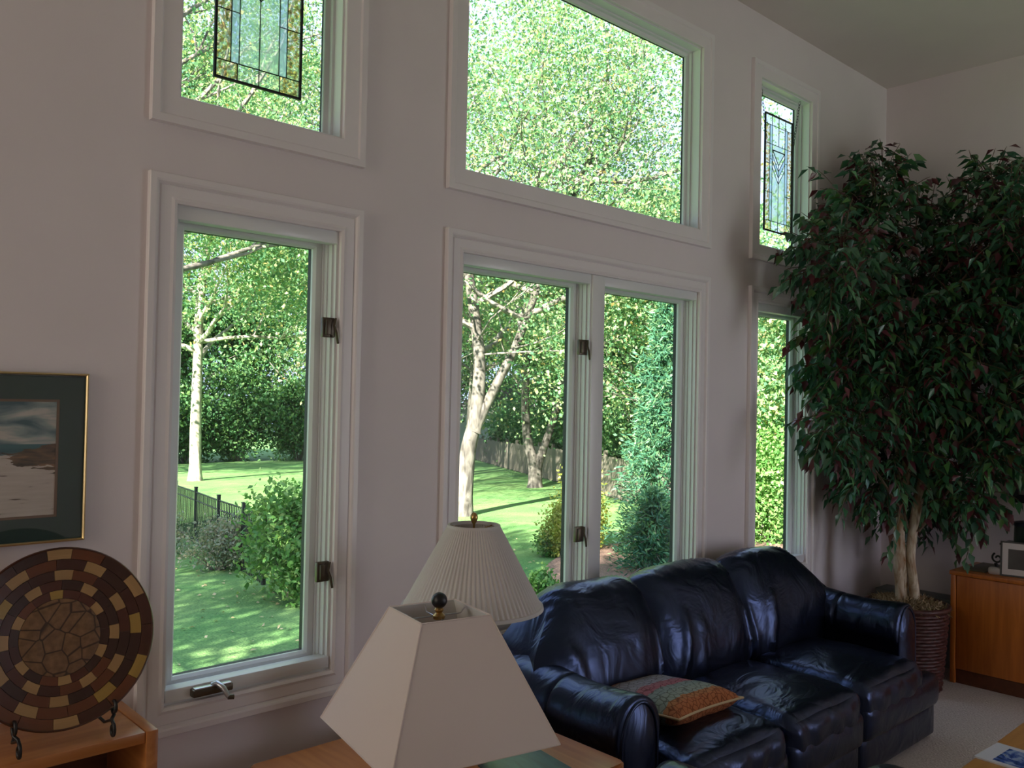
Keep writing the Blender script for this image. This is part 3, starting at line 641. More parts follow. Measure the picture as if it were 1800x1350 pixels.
for ri, (ra, rb) in enumerate(RINGS):
    ns = 18; meshes = {}
    off = (3, 27, -4, 32, 0)[ri]
    for sgi in range(ns):
        mat = (GOLDW if rng.random() < 0.3 else LIGHT) if sgi % 3 == 0 else SEGC[rng.randrange(4)]
        wide = (0.80, 1.10, 1.10)[sgi % 3]
        key = (mat.name, wide)
        if key not in meshes:
            da = pi / ns * wide * 0.985; mb = MB(); vs = []
            for y in (0, 1):
                for r in (ra * PR + 0.0006, rb * PR - 0.0006):
                    for q in range(4):
                        t = pi / 2 + da * (2 * q / 3 - 1); vs.append((r * cos(t), dish(r) + (0.011 if y else 0), r * sin(t)))
            fs = []
            for q in range(3): fs += [(q, q + 1, q + 5, q + 4), (8 + q + 4, 8 + q + 5, 8 + q + 1, 8 + q), (4 + q, 5 + q, 13 + q, 12 + q), (q + 1, q, 8 + q, 9 + q)]
            fs += [(0, 4, 12, 8), (3, 11, 15, 7)]
            meshes[key] = mb.add(vs, fs).mesh('segment', (0, 0, 0), mat)
        put('segment', meshes[key], pt, (0, 0, 0), (0, -(2 * pi * (sgi + (0, -0.05, 0.05)[sgi % 3]) / ns + radians(off)), 0))
MB().lathe([(1e-6, 0), (PR * 0.43, -0.0)], 48).v
m = MB(); c0 = [(0.0, -0.003 + dish(PR * 0.2), 0.0)]
def center_mat():
    m, nt, b, o = newmat('crackled_burl')
    v = N(nt, 'ShaderNodeTexVoronoi', Scale=20.0, feature='DISTANCE_TO_EDGE'); nt.links.new(coords(nt, (1, 0.2, 1)), v.inputs['Vector'])
    n = N(nt, 'ShaderNodeTexNoise', Scale=60.0, Detail=5.0); nt.links.new(coords(nt), n.inputs['Vector'])
    base = ramp(nt, n.outputs[0], [(0.3, (0.14, 0.07, 0.028)), (0.7, (0.24, 0.125, 0.055))]); ln = ramp(nt, v.outputs[0], [(0.015, (0.25, 0.2, 0.18)), (0.05, (1, 1, 1))])
    ml = nt.nodes.new('ShaderNodeMix'); ml.data_type = 'RGBA'; ml.blend_type = 'MULTIPLY'; ml.inputs[0].default_value = 1
    nt.links.new(base, ml.inputs[6]); nt.links.new(ln, ml.inputs[7]); nt.links.new(ml.outputs[2], b.inputs['Base Color']); b.inputs['Roughness'].default_value = 0.35
    bump(nt, b, v.outputs[0], 0.4, 0.003); return m
rows = [[(r * cos(t), y, r * sin(t)) for t in [2 * pi * i / 48 for i in range(48)]] for r, y in ((0.0005, -0.003), (PR * 0.2, -0.004), (PR * 0.40, -0.0065), (PR * 0.4295, -0.006), (PR * 0.4295, 0.010), (0.0005, 0.010))]
m = MB().grid(rows, True); m.build('center_disc', center_mat(), pt, 40)
MB().add(*(lambda q: (q.v, q.f))(MB().grid([[(r * cos(t), y, r * sin(t)) for t in [2 * pi * i / 96 for i in range(96)]] for r, y in ((PR * 0.999, dish(PR) - 0.0015), (PR * 1.012, dish(PR) + 0.003), (PR * 1.008, dish(PR) + 0.012), (PR * 0.985, dish(PR) + 0.013), (PR * 0.985, dish(PR) + 0.001), (PR * 0.999, dish(PR) - 0.0015))], True))).build('rim', SEGC[0], pt, 40)
MB().add(*(lambda q: (q.v, q.f))(MB().grid([[(r * cos(t), y, r * sin(t)) for t in [2 * pi * i / 48 for i in range(48)]] for r, y in [(PR * q, dish(PR * q) + 0.006) for q in (0.42, 0.55, 0.7, 0.85, 0.985)] + [(PR * q, dish(PR * q) + 0.0125) for q in (0.985, 0.85, 0.7, 0.55, 0.42)]], True))).build('backing', SEGC[3], pt, 60)
# wrought-iron easel
es = thing('plate_easel', 'black wrought-iron easel with curled feet holding the wooden plate', 'easel', (0.697, -0.2, BZ))
for s in (-1, 1):
    x = PC.x + s * 0.112
    curl = [(x, -0.335 + 0.016 * cos(a) * (1 - a / 16), BZ + 0.024 + 0.021 * sin(a) * (1 - a / 16)) for a in [pi * 0.5 + i * 0.42 for i in range(17)]]
    curl2 = [(x + s * 0.008, -0.318 + 0.017 * cos(a) * (1 - a / 15), BZ + 0.078 + 0.018 * sin(a) * (1 - a / 15)) for a in [-pi * 0.5 + i * 0.45 for i in range(14)]]
    MB().tube(curl2[::-1] + [(x, -0.325, BZ + 0.050), (x, -0.330, BZ + 0.046)] + curl, 0.0048, 8).build('curled_foot', 'black', es, 60)
    MB().tube([(x, -0.325, BZ + 0.048), (x, -0.27, BZ + 0.026), (x * 0.6 + 0.4 * PC.x, -0.17, BZ + 0.08), (PC.x + s * 0.02, -0.145, BZ + 0.30)], 0.0042, 8).build('side_rod', 'black', es, 60)
MB().tube([(PC.x, -0.146, BZ + 0.30), (PC.x, -0.10, BZ + 0.12), (PC.x, -0.07, BZ + 0.004)], 0.0042, 8).build('back_leg', 'black', es, 60)

def beach_mat(x0, x1, z0, z1):
    m, nt, b, o = newmat('beach_print')
    t = nt.nodes.new('ShaderNodeTexCoord'); sp = nt.nodes.new('ShaderNodeSeparateXYZ'); nt.links.new(t.outputs['Object'], sp.inputs[0])
    def rng_(out, a, b_): r = nt.nodes.new('ShaderNodeMapRange'); r.inputs[1].default_value = a; r.inputs[2].default_value = b_; nt.links.new(out, r.inputs[0]); return r.outputs[0]
    v = rng_(sp.outputs[2], z0, z1); u = rng_(sp.outputs[0], x0, x1)
    n1 = N(nt, 'ShaderNodeTexNoise', Scale=9.0, Detail=4.0, Distortion=0.8); nt.links.new(coords(nt, (0.6, 1, 2.2), (0, radians(-18), 0)), n1.inputs['Vector'])
    sky = ramp(nt, n1.outputs[0], [(0.38, (0.05, 0.12, 0.15)), (0.52, (0.30, 0.36, 0.36)), (0.62, (0.62, 0.55, 0.50))])
    sea = ramp(nt, v, [(0.50, (0.25, 0.32, 0.30)), (0.56, (0.03, 0.11, 0.14)), (0.60, (0.06, 0.17, 0.19))])
    n2 = N(nt, 'ShaderNodeTexNoise', Scale=26.0, Detail=3.0); nt.links.new(coords(nt, (0.5, 1, 4)), n2.inputs['Vector'])
    sand = ramp(nt, n2.outputs[0], [(0.28, (0.12, 0.08, 0.06)), (0.36, (0.60, 0.50, 0.44)), (0.7, (0.68, 0.58, 0.52))])
    def mixc(f, a, c): x = nt.nodes.new('ShaderNodeMix'); x.data_type = 'RGBA'; nt.links.new(f, x.inputs[0]); nt.links.new(a, x.inputs[6]); nt.links.new(c, x.inputs[7]); return x.outputs[2]
    def step(out, th): s_ = N(nt, 'ShaderNodeMath', operation='GREATER_THAN'); nt.links.new(out, s_.inputs[0]); s_.inputs[1].default_value = th; return s_.outputs[0]
    c = mixc(step(v, 0.62), sea, sky)
    # beach edge, wavy
    nn = N(nt, 'ShaderNodeTexNoise', Scale=14.0, Detail=3.0); nt.links.new(coords(nt), nn.inputs['Vector'])
    ma = N(nt, 'ShaderNodeMath', operation='MULTIPLY_ADD'); nt.links.new(nn.outputs[0], ma.inputs[0]); ma.inputs[1].default_value = 0.10; nt.links.new(v, ma.inputs[2])
    c = mixc(step(ma.outputs[0], 0.575), sand, c)
    # dune grass toward one side
    gn = N(nt, 'ShaderNodeTexNoise', Scale=55.0, Detail=3.0); nt.links.new(coords(nt, (0.35, 1, 1.6), (0, radians(28), 0)), gn.inputs['Vector'])
    grass = ramp(nt, gn.outputs[0], [(0.3, (0.035, 0.03, 0.02)), (0.55, (0.20, 0.11, 0.06)), (0.75, (0.45, 0.22, 0.10))])
    d1 = N(nt, 'ShaderNodeMath', operation='SUBTRACT'); nt.links.new(v, d1.inputs[0]); d1.inputs[1].default_value = 0.50
    d2 = N(nt, 'ShaderNodeMath', operation='ABSOLUTE'); nt.links.new(d1.outputs[0], d2.inputs[0])
    d3 = N(nt, 'ShaderNodeMath', operation='MULTIPLY_ADD'); nt.links.new(gn.outputs[0], d3.inputs[0]); d3.inputs[1].default_value = 0.22; nt.links.new(d2.outputs[0], d3.inputs[2])
    lim = N(nt, 'ShaderNodeMath', operation='MULTIPLY_ADD'); nt.links.new(u, lim.inputs[0]); lim.inputs[1].default_value = 0.42; lim.inputs[2].default_value = -0.19
    cmp_ = N(nt, 'ShaderNodeMath', operation='LESS_THAN'); nt.links.new(d3.outputs[0], cmp_.inputs[0]); nt.links.new(lim.outputs[0], cmp_.inputs[1])
    c = mixc(cmp_.outputs[0], c, grass)
    nt.links.new(c, b.inputs['Base Color']); b.inputs['Roughness'].default_value = 0.7; return m
px0, px1, pz0, pz1 = 0.115, 0.819, 1.278, 1.769
pic = thing('framed_picture', 'gold-framed beach and dune picture with a dark green mat', 'picture', (0.5 * (px0 + px1), 0, pz0))
MB().frame(px0, px1, pz0, pz1, [(-0.007, -0.004), (-0.007, -0.018), (-0.004, -0.022), (0.0, -0.019), (0.0, -0.002)]).build('frame', 'gold', pic, 30)
MB().frame(px0 + 0.075, px1 - 0.075, pz0 + 0.073, pz1 - 0.077, [(0.0, -0.010), (0.068, -0.010), (0.068, -0.006), (0.0, -0.006)]).build('mat_board', plain('dark_green_mat', (0.030, 0.060, 0.054), 0.8), pic)
MB().frame(px0 + 0.075, px1 - 0.075, pz0 + 0.073, pz1 - 0.077, [(-0.007, -0.0085), (0.001, -0.0085), (0.001, -0.006), (-0.007, -0.006)]).build('mat_fillet', plain('brown_fillet', (0.20, 0.11, 0.07), 0.6), pic)
cx_, cz_ = 0.5 * (px0 + px1), pz0
MB().box(px0 + 0.07, px1 - 0.07, -0.006, -0.004, pz0 + 0.07, pz1 - 0.07).build('print', beach_mat(px0 + 0.08 - cx_, px1 - 0.08 - cx_, pz0 + 0.08 - cz_, pz1 - 0.08 - cz_), pic)
MB().box(px0 + 0.01, px1 - 0.01, -0.0145, -0.0125, pz0 + 0.01, pz1 - 0.01).build('glazing', glassmat('picture_glass', (0.97, 0.98, 0.98), 0.05), pic)

# wall outlet with a loop of black cord
ou = thing('wall_outlet', 'wall outlet plate low under the narrow casement window', 'outlet', (1.405, 0, 0.40))
MB().bbox(1.370, 1.440, -0.006, 0.0, 0.345, 0.46, 0.002).build('plate', 'trim', ou, 30); MB().bbox(1.388, 1.422, -0.009, -0.005, 0.36, 0.392, 0.002).build('socket', 'vinyl', ou, 30); MB().bbox(1.388, 1.422, -0.009, -0.005, 0.41, 0.442, 0.002).build('socket', 'vinyl', ou, 30)
m = MB().tube(crom([(1.405, -0.012, 0.425), (1.400, -0.035, 0.43), (1.408, -0.05, 0.462), (1.424, -0.052, 0.474), (1.438, -0.05, 0.462), (1.442, -0.045, 0.42), (1.43, -0.04, 0.30), (1.43, -0.05, 0.05), (1.46, -0.12, 0.006), (1.6, -0.16, 0.006)], 8), 0.0028, 8)
tag(m.build('power_cord', 'black', None, 60, (1.405, -0.02, 0.0)), 'thin black power cord looping up from the wall outlet', 'cord')

# ------------------------------------------------------------------ right side: cabinet, things on it, wall frame, planter box
cb = thing('cabinet', 'reddish oak cabinet against the far side wall', 'cabinet', (5.98, -1.5, 0))
CY0, CY1, CX0, CZ = -2.30, -0.655, 5.75, 0.700
MB().bbox(CX0 - 0.012, XR - 0.03, CY0, CY1 + 0.006, CZ - 0.026, CZ, 0.004).build('top_panel', 'oakred', cb, 30)
MB().box(CX0 + 0.02, XR - 0.03, CY1 - 0.022, CY1, 0.0, CZ - 0.026).build('side_panel', 'oakred', cb); MB().box(CX0 + 0.02, XR - 0.03, CY0, CY0 + 0.022, 0.0, CZ - 0.026).build('side_panel', 'oakred', cb)
MB().bbox(CX0 - 0.004, CX0 + 0.02, CY1 - 0.030, CY1, 0.0, CZ - 0.027, 0.003).build('corner_post', 'oakred', cb, 30)
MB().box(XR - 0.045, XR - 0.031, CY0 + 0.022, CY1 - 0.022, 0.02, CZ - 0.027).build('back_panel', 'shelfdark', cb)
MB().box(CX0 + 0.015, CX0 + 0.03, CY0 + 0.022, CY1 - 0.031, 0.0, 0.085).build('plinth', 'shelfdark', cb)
for a, b in ((-1.475, CY1 - 0.034), (CY0 + 0.024, -1.479)):
    dr = MB().bbox(CX0 + 0.002, CX0 + 0.02, a, b, 0.09, CZ - 0.030, 0.003).build('door', 'oakred', cb, 30)
    MB().sphere((CX0 - 0.012, (a + 0.05 if a > -1.48 else b - 0.05), 0.42), 0.013, 14, 10).build('knob', 'brass', dr, 60)
# photo in a white mat, black frame, leaning
ph = thing('photo_frame', 'small black-framed photo with a wide white mat on the cabinet', 'photo frame', (5.84, -1.03, CZ), rot=(radians(-8), 0, radians(-78)), local=True)
MB().frame(-0.11, 0.13, 0.006, 0.205, [(-0.004, 0.004), (-0.004, -0.012), (0.006, -0.012), (0.006, 0.004)]).build('frame', 'black', ph); MB().frame(-0.075, 0.095, 0.045, 0.165, [(0, -0.006), (0.037, -0.006), (0.037, -0.002), (0, -0.002)]).build('mat_board', plain('white_mat', (0.62, 0.57, 0.54), 0.8), ph)
MB().box(-0.08, 0.10, -0.003, 0.0, 0.04, 0.17).build('photo', plain('dark_photo', (0.018, 0.014, 0.014), 0.4, var=0.6, scale=14), ph)
MB().tube([(0.01, 0.004, 0.12), (0.01, 0.075, 0.012)], 0.004, 6).build('easel_leg', 'black', ph)
# dark stand carrying a green tin
sd = thing('display_stand', 'thin black stand behind the framed photo on the cabinet', 'stand', (5.98, -1.02, CZ))
MB().bbox(5.90, 6.07, -1.18, -0.885, CZ + 0.175, CZ + 0.187, 0.002).build('shelf', 'black', sd)
for x in (5.905, 6.05):
    for y in (-1.17, -0.905): MB().bbox(x, x + 0.013, y, y + 0.013, CZ, CZ + 0.176, 0.002).build('leg', 'black', sd)
tn = thing('green_tin', 'dark green round tin with a lid on top of the black stand', 'tin', (5.985, -1.03, CZ + 0.187))
MB().lathe([(0.085, CZ + 0.187), (0.088, CZ + 0.195), (0.086, CZ + 0.30), (0.088, CZ + 0.308)], 36, (5.985, -1.03, 0)).build('body', plain('dark_green_enamel', (0.012, 0.035, 0.022), 0.35), tn, 40)
MB().lathe([(0.091, CZ + 0.302), (0.091, CZ + 0.322), (0.05, CZ + 0.33), (0.015, CZ + 0.332), (0.013, CZ + 0.345), (0.0005, CZ + 0.35)], 36, (5.985, -1.03, 0)).build('lid', plain('dark_blue_enamel', (0.012, 0.018, 0.04), 0.3), tn, 40)
sw = thing('iron_scroll', 'small black iron scroll ornament beside the black stand', 'ornament', (5.93, -0.865, CZ))
MB().tube([(5.93 + 0.0, -0.865 + (0.008 + 0.0035 * a) * cos(a) * 1.0, CZ + 0.085 + (0.008 + 0.0035 * a) * sin(a)) for a in [i * 0.35 for i in range(22)]], 0.006, 8).build('scroll', 'black', sw, 60)
MB().bbox(5.90, 5.96, -0.90, -0.83, CZ, CZ + 0.02, 0.004).build('foot', 'black', sw); MB().tube([(5.93, -0.865, CZ + 0.02), (5.93, -0.855, CZ + 0.055)], 0.010, 8).build('stem', 'black', sw)
m = MB().rbox((5.825, -0.885, CZ + 0.022), (0.020, 0.038, 0.022), 0.016, 10, (0, 0, 0.003))
tag(m.build('white_trinket_box', plain('white_porcelain', (0.5, 0.47, 0.44), 0.4), None, 60, (5.825, -0.885, CZ)), 'tiny white porcelain box near the corner of the cabinet', 'box')
m = MB().bbox(5.82, 6.17, -0.83, -0.70, CZ, CZ + 0.008, 0.003)
tag(m.build('wooden_ruler_tray', plain('olive_tray', (0.10, 0.085, 0.045), 0.5), None, 30, (6.0, -0.77, CZ)), 'flat dark tray lying on the cabinet corner', 'tray')
# framed print on the side wall
wf = thing('framed_print', 'black-framed print on the side wall half behind the ficus', 'picture', (XR, -1.13, 1.117))
m = MB().frame(-1.40, -0.86, 1.13, 1.82, [(-0.04, -0.012), (-0.04, -0.028), (0.012, -0.034), (0.012, 0.0)])
m.v = [(XR + y, x, z) for x, y, z in m.v]; m.build('frame', 'black', wf)
MB().box(XR - 0.014, XR - 0.008, -1.37, -0.89, 1.16, 1.79).build('print', plain('grey_print', (0.22, 0.22, 0.20), 0.5, var=0.5, scale=6), wf)
# low grey box against the side wall
lb = thing('storage_box', 'low grey storage box between the basket planter and the cabinet', 'box', (6.12, -0.34, 0))
MB().bbox(6.03, 6.205, -0.60, -0.06, 0, 0.405, 0.006).build('body', plain('grey_box', (0.24, 0.265, 0.265), 0.6), lb, 30)
MB().bbox(6.02, 6.208, -0.61, -0.05, 0.405, 0.45, 0.006).build('lid', plain('grey_lid', (0.14, 0.165, 0.165), 0.6), lb, 30)
# coffee table and magazine
ct = thing('coffee_table', 'orange-toned wooden coffee table corner in front of the sofa', 'table', (3.9, -2.0, 0))
MB().slab(rpoly(2.9, 4.35, -2.5, -1.575, 0.03), 0.385, 0.42).build('tabletop', wood('honey_wood', (0.42, 0.19, 0.055), (0.55, 0.28, 0.09), 'x', 0.3), ct, 30)
for x in (2.95, 4.24):
    for y in (-2.45, -1.69): MB().bbox(x, x + 0.06, y, y + 0.06, 0, 0.385, 0.004).build('leg', 'cherry', ct, 30)
MB().box(3.0, 4.26, -2.42, -1.66, 0.31, 0.385).build('apron', 'cherry', ct)
def mag_mat():
    m, nt, b, o = newmat('blue_cover_photo')
    n = N(nt, 'ShaderNodeTexNoise', Scale=22.0, Detail=5.0, Distortion=1.0); nt.links.new(coords(nt), n.inputs['Vector'])
    nt.links.new(ramp(nt, n.outputs[0], [(0.3, (0.01, 0.02, 0.06)), (0.5, (0.05, 0.10, 0.35)), (0.62, (0.30, 0.40, 0.65)), (0.75, (0.20, 0.16, 0.10))]), b.inputs['Base Color']); b.inputs['Roughness'].default_value = 0.25; return m
mg = thing('magazine', 'white magazine with a blue cover picture on the coffee table', 'magazine', (3.69, -1.583, 0.42), rot=(0, 0, radians(-93)), local=True)
MB().bbox(0.0, 0.27, -0.21, 0.0, 0.0, 0.006, 0.001).build('pages', plain('magazine_paper', (0.62, 0.62, 0.66), 0.4), mg); MB().box(0.0, 0.27, -0.21, 0.0, 0.0061, 0.0068).build('cover', plain('magazine_cover', (0.66, 0.66, 0.72), 0.25), mg)
MB().box(0.055, 0.255, -0.19, -0.03, 0.0069, 0.0073).build('cover_picture', mag_mat(), mg)

# ------------------------------------------------------------------ basket planter and ficus
FXC, FYC, BR, BH = 5.470, -0.500, 0.240, 0.50
bp = thing('basket_planter', 'dark brown woven basket planter at the ficus foot behind the sofa arm', 'basket', (FXC, FYC, 0))
MAT['wicker'] = plain('dark_wicker', (0.065, 0.019, 0.015), 0.5, var=0.5, scale=40)
nco = 24; prof_r = lambda q: 0.20 + (BR - 0.20) * q ** 0.8
for q in range(nco):
    z = BH * (q + 0.5) / nco; rr = prof_r((q + 0.5) / nco) - 0.011; ph0 = pi if q % 2 else 0
    MB().tube([(FXC + (rr + 0.004 * sin(18 * t + ph0)) * cos(t), FYC + (rr + 0.004 * sin(18 * t + ph0)) * sin(t), z) for t in [2 * pi * i / 72 for i in range(72)]], 0.0108, 6, closed=True).build('woven_coil', 'wicker', bp, 60)
MB().tube([(FXC + (BR - 0.004) * cos(t), FYC + (BR - 0.004) * sin(t), BH) for t in [2 * pi * i / 48 for i in range(48)]], 0.015, 8, closed=True).build('rim', 'wicker', bp, 60)
MB().lathe([(0.175, 0.0), (0.178, 0.02), (0.185, 0.10), (0.215, BH - 0.045), (0.0005, BH - 0.03)], 32, (FXC, FYC, 0)).build('liner', 'wicker', bp, 40)
rs = np.random.RandomState(5)
def link_mesh(name, V, F, mat, parent=None, off=(0, 0, 0), kind=None, smooth=False):
    """V (n,3) float array, F (m,k) int array"""
    me = bpy.data.meshes.new(name); V = V - np.array(off); k = F.shape[1]
    me.vertices.add(len(V)); me.vertices.foreach_set('co', V.astype(np.float32).ravel())
    me.loops.add(F.size); me.loops.foreach_set('vertex_index', F.astype(np.int32).ravel())
    me.polygons.add(len(F)); me.polygons.foreach_set('loop_start', np.arange(0, F.size, k, dtype=np.int32))
    if smooth: me.polygons.foreach_set('use_smooth', np.ones(len(F), bool))
    me.update(calc_edges=True); me.materials.append(mat)
    o = bpy.data.objects.new(name, me); COL.objects.link(o)
    if parent: o.parent = parent
    else: o.location = off
    if kind: o['kind'] = kind
    return o
def blades(P, D, Nn, L, Wd, fold=0.25):
    """leaf blades: base points P, unit directions D, normals Nn; 6 verts, 4 triangles each"""
    n = len(P); S = np.cross(D, Nn); S /= np.linalg.norm(S, axis=1, keepdims=True) + 1e-9
    Nn = np.cross(S, D); L = L[:, None]; Wd = Wd[:, None]
    dn = Nn * L * 0.10
    v0 = P; v1 = P + D * L * 0.38 + S * Wd * 0.5 + Nn * Wd * fold; v2 = P + D * L * 0.38 - S * Wd * 0.5 + Nn * Wd * fold
    v3 = P + D * L * 0.42; v4 = P + D * L - dn
    V = np.stack([v0, v1, v2, v3, v4], 1).reshape(-1, 3)
    i = np.arange(n)[:, None] * 5
    F = np.concatenate([i + np.array([[0, 1, 3]]), i + np.array([[0, 3, 2]]), i + np.array([[1, 4, 3]]), i + np.array([[3, 4, 2]])], 0)
    return V, F
def diamonds(P, D, Nn, L, Wd):
    n = len(P); S = np.cross(D, Nn); S /= np.linalg.norm(S, axis=1, keepdims=True) + 1e-9; L = L[:, None]; Wd = Wd[:, None]; Nn = np.cross(S, D)
    V = np.stack([P, P + D * L * 0.45 + S * Wd * 0.5 + Nn * Wd * 0.15, P + D * L, P + D * L * 0.45 - S * Wd * 0.5 + Nn * Wd * 0.15], 1).reshape(-1, 3)
    return V, np.arange(n)[:, None] * 4 + np.array([[0, 1, 2, 3]])
def unit(a): return a / (np.linalg.norm(a, axis=1, keepdims=True) + 1e-9)
# moss on top of the basket
nm = 2600; rr = 0.222 * np.sqrt(rs.rand(nm)); tt = rs.rand(nm) * 2 * pi
Pm = np.stack([FXC + rr * np.cos(tt), FYC + rr * np.sin(tt), BH - 0.035 + 0.05 * (1 - (rr / 0.25) ** 2) + 0.02 * rs.rand(nm)], 1)
V, F = diamonds(Pm, unit(rs.randn(nm, 3) * [1, 1, 0.45] + [0, 0, 0.25]), unit(rs.randn(nm, 3)), 0.03 + 0.03 * rs.rand(nm), 0.004 + 0.004 * rs.rand(nm))
link_mesh('dried_moss', V, F, leafmat('dried_moss', [(0.0, (0.16, 0.10, 0.05)), (0.5, (0.34, 0.24, 0.13)), (1.0, (0.46, 0.36, 0.22))], 0.0, 0.9), bp, (FXC, FYC, 0), 'stuff')

fx = thing('ficus_tree', 'tall indoor ficus tree with dark green and maroon leaves in a basket', 'tree', (FXC, FYC, BH - 0.05))
def bark(name, c1, c2, sc=10):
    m, nt, b, o = newmat(name)
    n = N(nt, 'ShaderNodeTexNoise', Scale=sc, Detail=6.0, Distortion=0.5); nt.links.new(coords(nt, (1, 1, 0.35)), n.inputs['Vector'])
    nt.links.new(ramp(nt, n.outputs[0], [(0.32, c1), (0.62, c2)]), b.inputs['Base Color']); b.inputs['Roughness'].default_value = 0.85; b.inputs['Specular IOR Level'].default_value = 0.2
    bump(nt, b, n.outputs[0], 0.5, 0.03); return m
MAT['ficus_bark'] = bark('ficus_bark', (0.24, 0.12, 0.045), (0.60, 0.52, 0.40), 26)
b0 = BH - 0.05
MB().tube(crom([(5.440, -0.475, b0), (5.432, -0.468, 0.62), (5.425, -0.46, 0.78), (5.440, -0.455, 0.95), (5.475, -0.47, 1.15), (5.46, -0.50, 1.5), (5.40, -0.52, 1.9), (5.33, -0.48, 2.4), (5.27, -0.42, 2.75)], 5), [0.031, 0.029, 0.028, 0.028, 0.027] + [0.026] * 10 + [0.028] * 10 + [0.022] * 8 + [0.014] * 8, 10).build('trunk', 'ficus_bark', fx, 60)
MB().tube(crom([(5.505, -0.535, b0), (5.495, -0.53, 0.62), (5.478, -0.515, 0.78), (5.50, -0.52, 0.95), (5.53, -0.54, 1.15), (5.56, -0.60, 1.5), (5.60, -0.70, 1.9), (5.68, -0.78, 2.4), (5.72, -0.82, 2.8)], 5), [0.031] * 6 + [0.028] * 10 + [0.029] * 10 + [0.022] * 8 + [0.013] * 7, 10).build('trunk', 'ficus_bark', fx, 60)
MB().tube(crom([(5.49, -0.47, b0), (5.470, -0.475, 0.66), (5.445, -0.47, 0.82), (5.46, -0.46, 0.98), (5.50, -0.44, 1.2), (5.50, -0.40, 1.6), (5.44, -0.36, 2.1)], 5), [0.027] * 12 + [0.024] * 10 + [0.016] * 9, 10).build('trunk', 'ficus_bark', fx, 60)
LOBES = [(5.19, -0.37, 2.82, 0.3), (4.62, -0.44, 2.47, 0.24), (5.51, -0.48, 2.6, 0.38), (5.79, -0.78, 2.75, 0.36), (5.5, -1.12, 2.73, 0.31), (5.66, -1.23, 2.38, 0.33), (4.99, -0.36, 2.24, 0.29), (5.39, -0.53, 2.2, 0.37), (5.62, -0.84, 2.27, 0.4), (5.02, -0.32, 1.87, 0.24), (5.33, -0.53, 1.81, 0.36), (5.64, -0.78, 1.82, 0.37), (5.83, -1.0, 2.0, 0.31), (4.81, -0.39, 1.52, 0.18), (5.34, -0.42, 1.42, 0.3), (5.78, -0.6, 1.42, 0.35), (5.61, -0.92, 1.44, 0.22), (5.37, -0.31, 1.2, 0.17), (5.86, -0.39, 1.1, 0.28), (5.65, -0.75, 1.15, 0.21), (5.79, -0.88, 3.05, 0.19), (5.57, -0.25, 3.16, 0.17), (5.59, -1.25, 1.82, 0.26)]
rf = random.Random(11)
LP, LD, LN, LL = [], [], [], []; twigs = MB(); branch = MB()
def sprig(start, direction, ln, nl, droop=0.5):
    p = Vector(start); d = Vector(direction).normalized(); st = ln / nl; pts = [p.copy()]; side = 1
    for i in range(nl):
        d = (d + Vector((0, 0, -droop / nl)) + Vector((rf.gauss(0, .07), rf.gauss(0, .07), rf.gauss(0, .05)))).normalized()
        p = p + d * st
        if p.y > -0.03: p.y = -0.03
        if p.x > 6.08: p.x = 6.08
        pts.append(p.copy()); sd = d.cross(Vector((0, 0, 1)))
        sd = sd.normalized() if sd.length > 1e-4 else Vector((1, 0, 0))
        ld = (d * 0.55 + sd * side * 0.75 + Vector((0, 0, -0.55 - 0.4 * rf.random())) + Vector((rf.gauss(0, .2), rf.gauss(0, .2), rf.gauss(0, .2)))).normalized()
        ln_ = (Vector((0, 0, 1)) * 0.8 + sd * side * 0.35 + Vector((rf.gauss(0, .3), rf.gauss(0, .3), rf.gauss(0, .2))) - d * 0.1)
        q = p + ld * 0.012
        if q.y + ld.y * 0.08 > -0.015: ld.y = -abs(ld.y)
        if q.x > 6.0: ld.x = -abs(ld.x) * 0.5
        LP.append(q[:]); LD.append(ld[:]); LN.append(ln_.normalized()[:]); LL.append(0.070 + 0.030 * rf.random()); side = -side
    twigs.tube(pts, [0.0022] * (len(pts) - 1) + [0.0008], 4, cap=False)
for li, (x, y, z, r) in enumerate(LOBES):
    c = Vector((x, y, z)); src = Vector((5.47 + 0.12 * (x - 5.47), -0.52 + 0.15 * (y + 0.52), max(0.95, min(2.5, z - 0.45))))
    mid = src.lerp(c, 0.55) + Vector((0, 0, 0.06))
    branch.tube(crom([src, mid, c, c + (c - mid) * 0.4], 4), [0.009 - 0.0005 * i for i in range(13)], 6)
    ns = int(24 + 560 * r * r)
    for k in range(ns):
        u = Vector((rf.gauss(0, 1), rf.gauss(0, 1), rf.gauss(0, 1))).normalized()
        s = c + u * r * (0.25 + 0.5 * rf.random()) + Vector((0, 0, 0.04))
        out = (u * 0.8 + (c - Vector((5.47, -0.55, z - 0.1))) * 0.6 + Vector((0, 0, 0.25))).normalized()
        sprig(s, out, r * (0.42 + 0.25 * rf.random()) + 0.07, rf.randint(6, 10), 0.7)
for s, dr, ln in (((4.92, -0.34, 2.90), (-0.75, 0.0, 0.75), 0.50), ((5.66, -0.28, 3.12), (-0.3, -0.1, 0.6), 0.25), ((5.78, -0.9, 3.08), (-0.55, 0.25, 0.35), 0.36), ((4.72, -0.40, 1.62), (-0.9, 0.0, 0.05), 0.42), ((4.75, -0.38, 1.66), (-0.95, 0.05, 0.2), 0.40), ((4.98, -0.36, 1.90), (-0.95, 0.0, 0.0), 0.55), ((4.95, -0.36, 1.92), (-0.9, -0.1, 0.1), 0.42), ((5.05, -0.38, 1.28), (-0.7, -0.1, -0.25), 0.36), ((5.35, -0.50, 1.12), (-0.25, -0.1, -0.75), 0.34), ((5.92, -0.55, 1.08), (0.25, -0.25, -0.7), 0.34), ((5.70, -0.80, 1.08), (0.05, -0.1, -0.9), 0.3), ((4.55, -0.45, 2.40), (-0.5, -0.1, -0.5), 0.32)):
    sprig(s, dr, ln, 10, 0.8)
